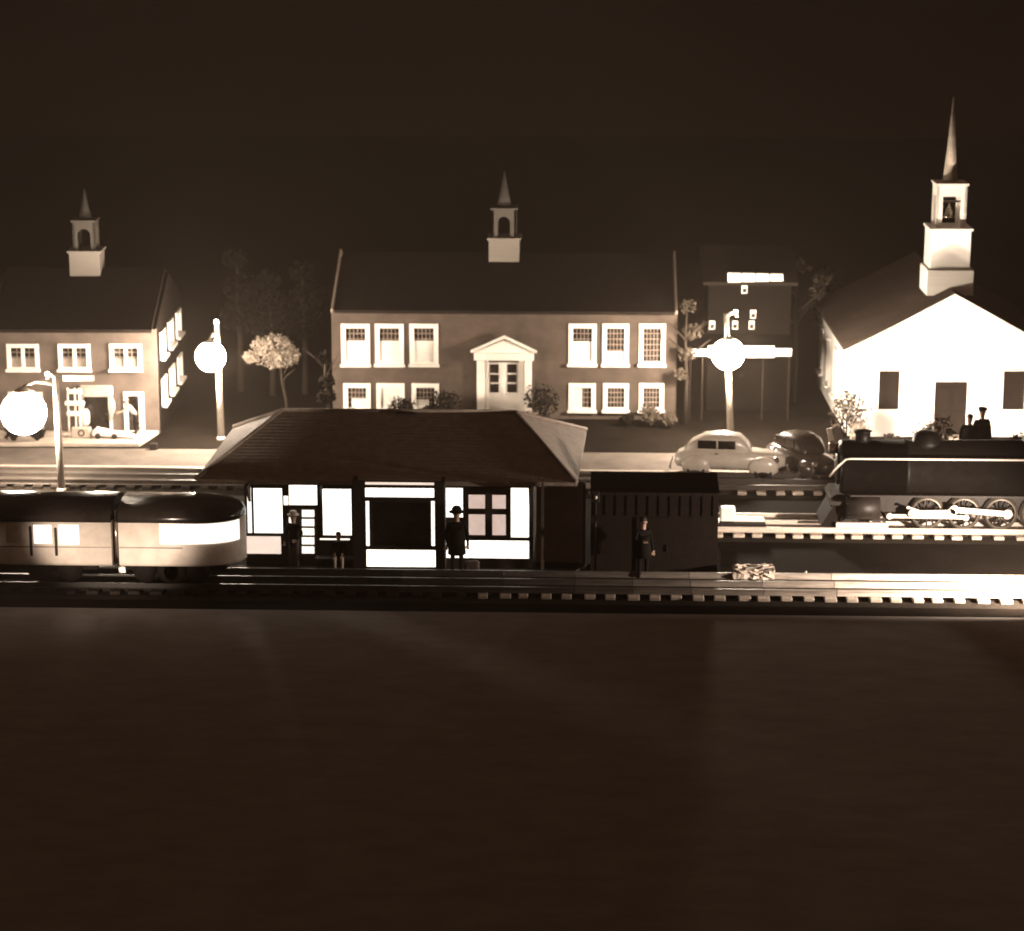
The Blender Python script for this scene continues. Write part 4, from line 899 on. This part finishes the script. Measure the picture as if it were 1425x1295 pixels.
# ------------------------------------------------------------------ air and light
hz = MB().box(-130, 130, -8, 225, -1.0, 34).build('haze', None); hz['kind'] = 'stuff'
hm = bpy.data.materials.new('haze'); hm.use_nodes = True; n = hm.node_tree.nodes; n.clear()
ou = n.new('ShaderNodeOutputMaterial'); pv_ = n.new('ShaderNodeVolumePrincipled'); pv_.inputs['Color'].default_value = (1, .84, .70, 1); pv_.inputs['Density'].default_value = .00062
hm.node_tree.links.new(pv_.outputs[0], ou.inputs['Volume']); hz.data.materials.clear(); hz.data.materials.append(hm)

w = bpy.data.worlds.new('World'); sc.world = w; w.use_nodes = True
w.node_tree.nodes['Background'].inputs[0].default_value = (1.0, .52, .30, 1); w.node_tree.nodes['Background'].inputs[1].default_value = .06

def light(name, kind, loc, power, col=(1, .80, .64), radius=.2, target=None, size=None, blend=.4):
    ld = bpy.data.lights.new(name, kind); ld.energy = power; ld.color = col
    ld.shadow_soft_size = radius
    if kind == 'SPOT': ld.spot_size = size; ld.spot_blend = blend
    o = bpy.data.objects.new(name, ld); COL.objects.link(o); o.location = loc
    if target is not None: o.rotation_euler = (Vector(target)-Vector(loc)).to_track_quat('-Z', 'Y').to_euler()
    return o
# unseen spots added behind the locomotive to light the church front
c0 = FC.o
for k_, fx in enumerate((1.6, 7.0)): light('church_fill_spot', 'SPOT', (c0.x+fx, c0.y-4.6, .35), 3300, target=(c0.x+fx+(.3 if k_ == 0 else -.3), c0.y, 2.9), size=R(125), blend=.3, radius=.3)
light('steeple_fill_spot', 'SPOT', (c0.x+4.2, c0.y-4.8, .35), 7000, target=(c0.x+4.3, c0.y+2, 8.4), size=R(44), blend=.9)  # added unseen spot that brightens the steeple
light('engine_fill_spot', 'SPOT', (x0-.1+.55, Y2, 3.0), 14000, target=(x0-5.0, Y2+6.5, .8), size=R(92), blend=.6, radius=.15)  # beam added at the engine front to brighten the pale car and rails
# lamp beyond the right edge over the front track
b = G(1490, 800); light('trackside_lamp', 'SPOT', (b.x, Y3-3.0, 2.0), 27000, radius=.25, target=(b.x-8, Y3+5.4, .3), size=R(96), blend=.9)
# unseen spot added beyond the left edge to light the railcars
b = V(200, 760, Y3); light('railcar_fill_spot', 'SPOT', (b.x-3.5, Y3-14, 1.2), 15000, radius=.3, target=(b.x-.5, Y3, 2.6), size=R(27), blend=.8)

vs = sc.view_settings; vs.view_transform = 'Standard'; vs.look = 'None'; vs.exposure = 0; vs.gamma = 1; vs.use_curve_mapping = False
cy = sc.cycles
cy.use_denoising = True; cy.max_bounces = 6; cy.diffuse_bounces = 3; cy.glossy_bounces = 3; cy.volume_bounces = 1
cy.sample_clamp_indirect = 6; cy.use_adaptive_sampling = True; cy.adaptive_threshold = .02
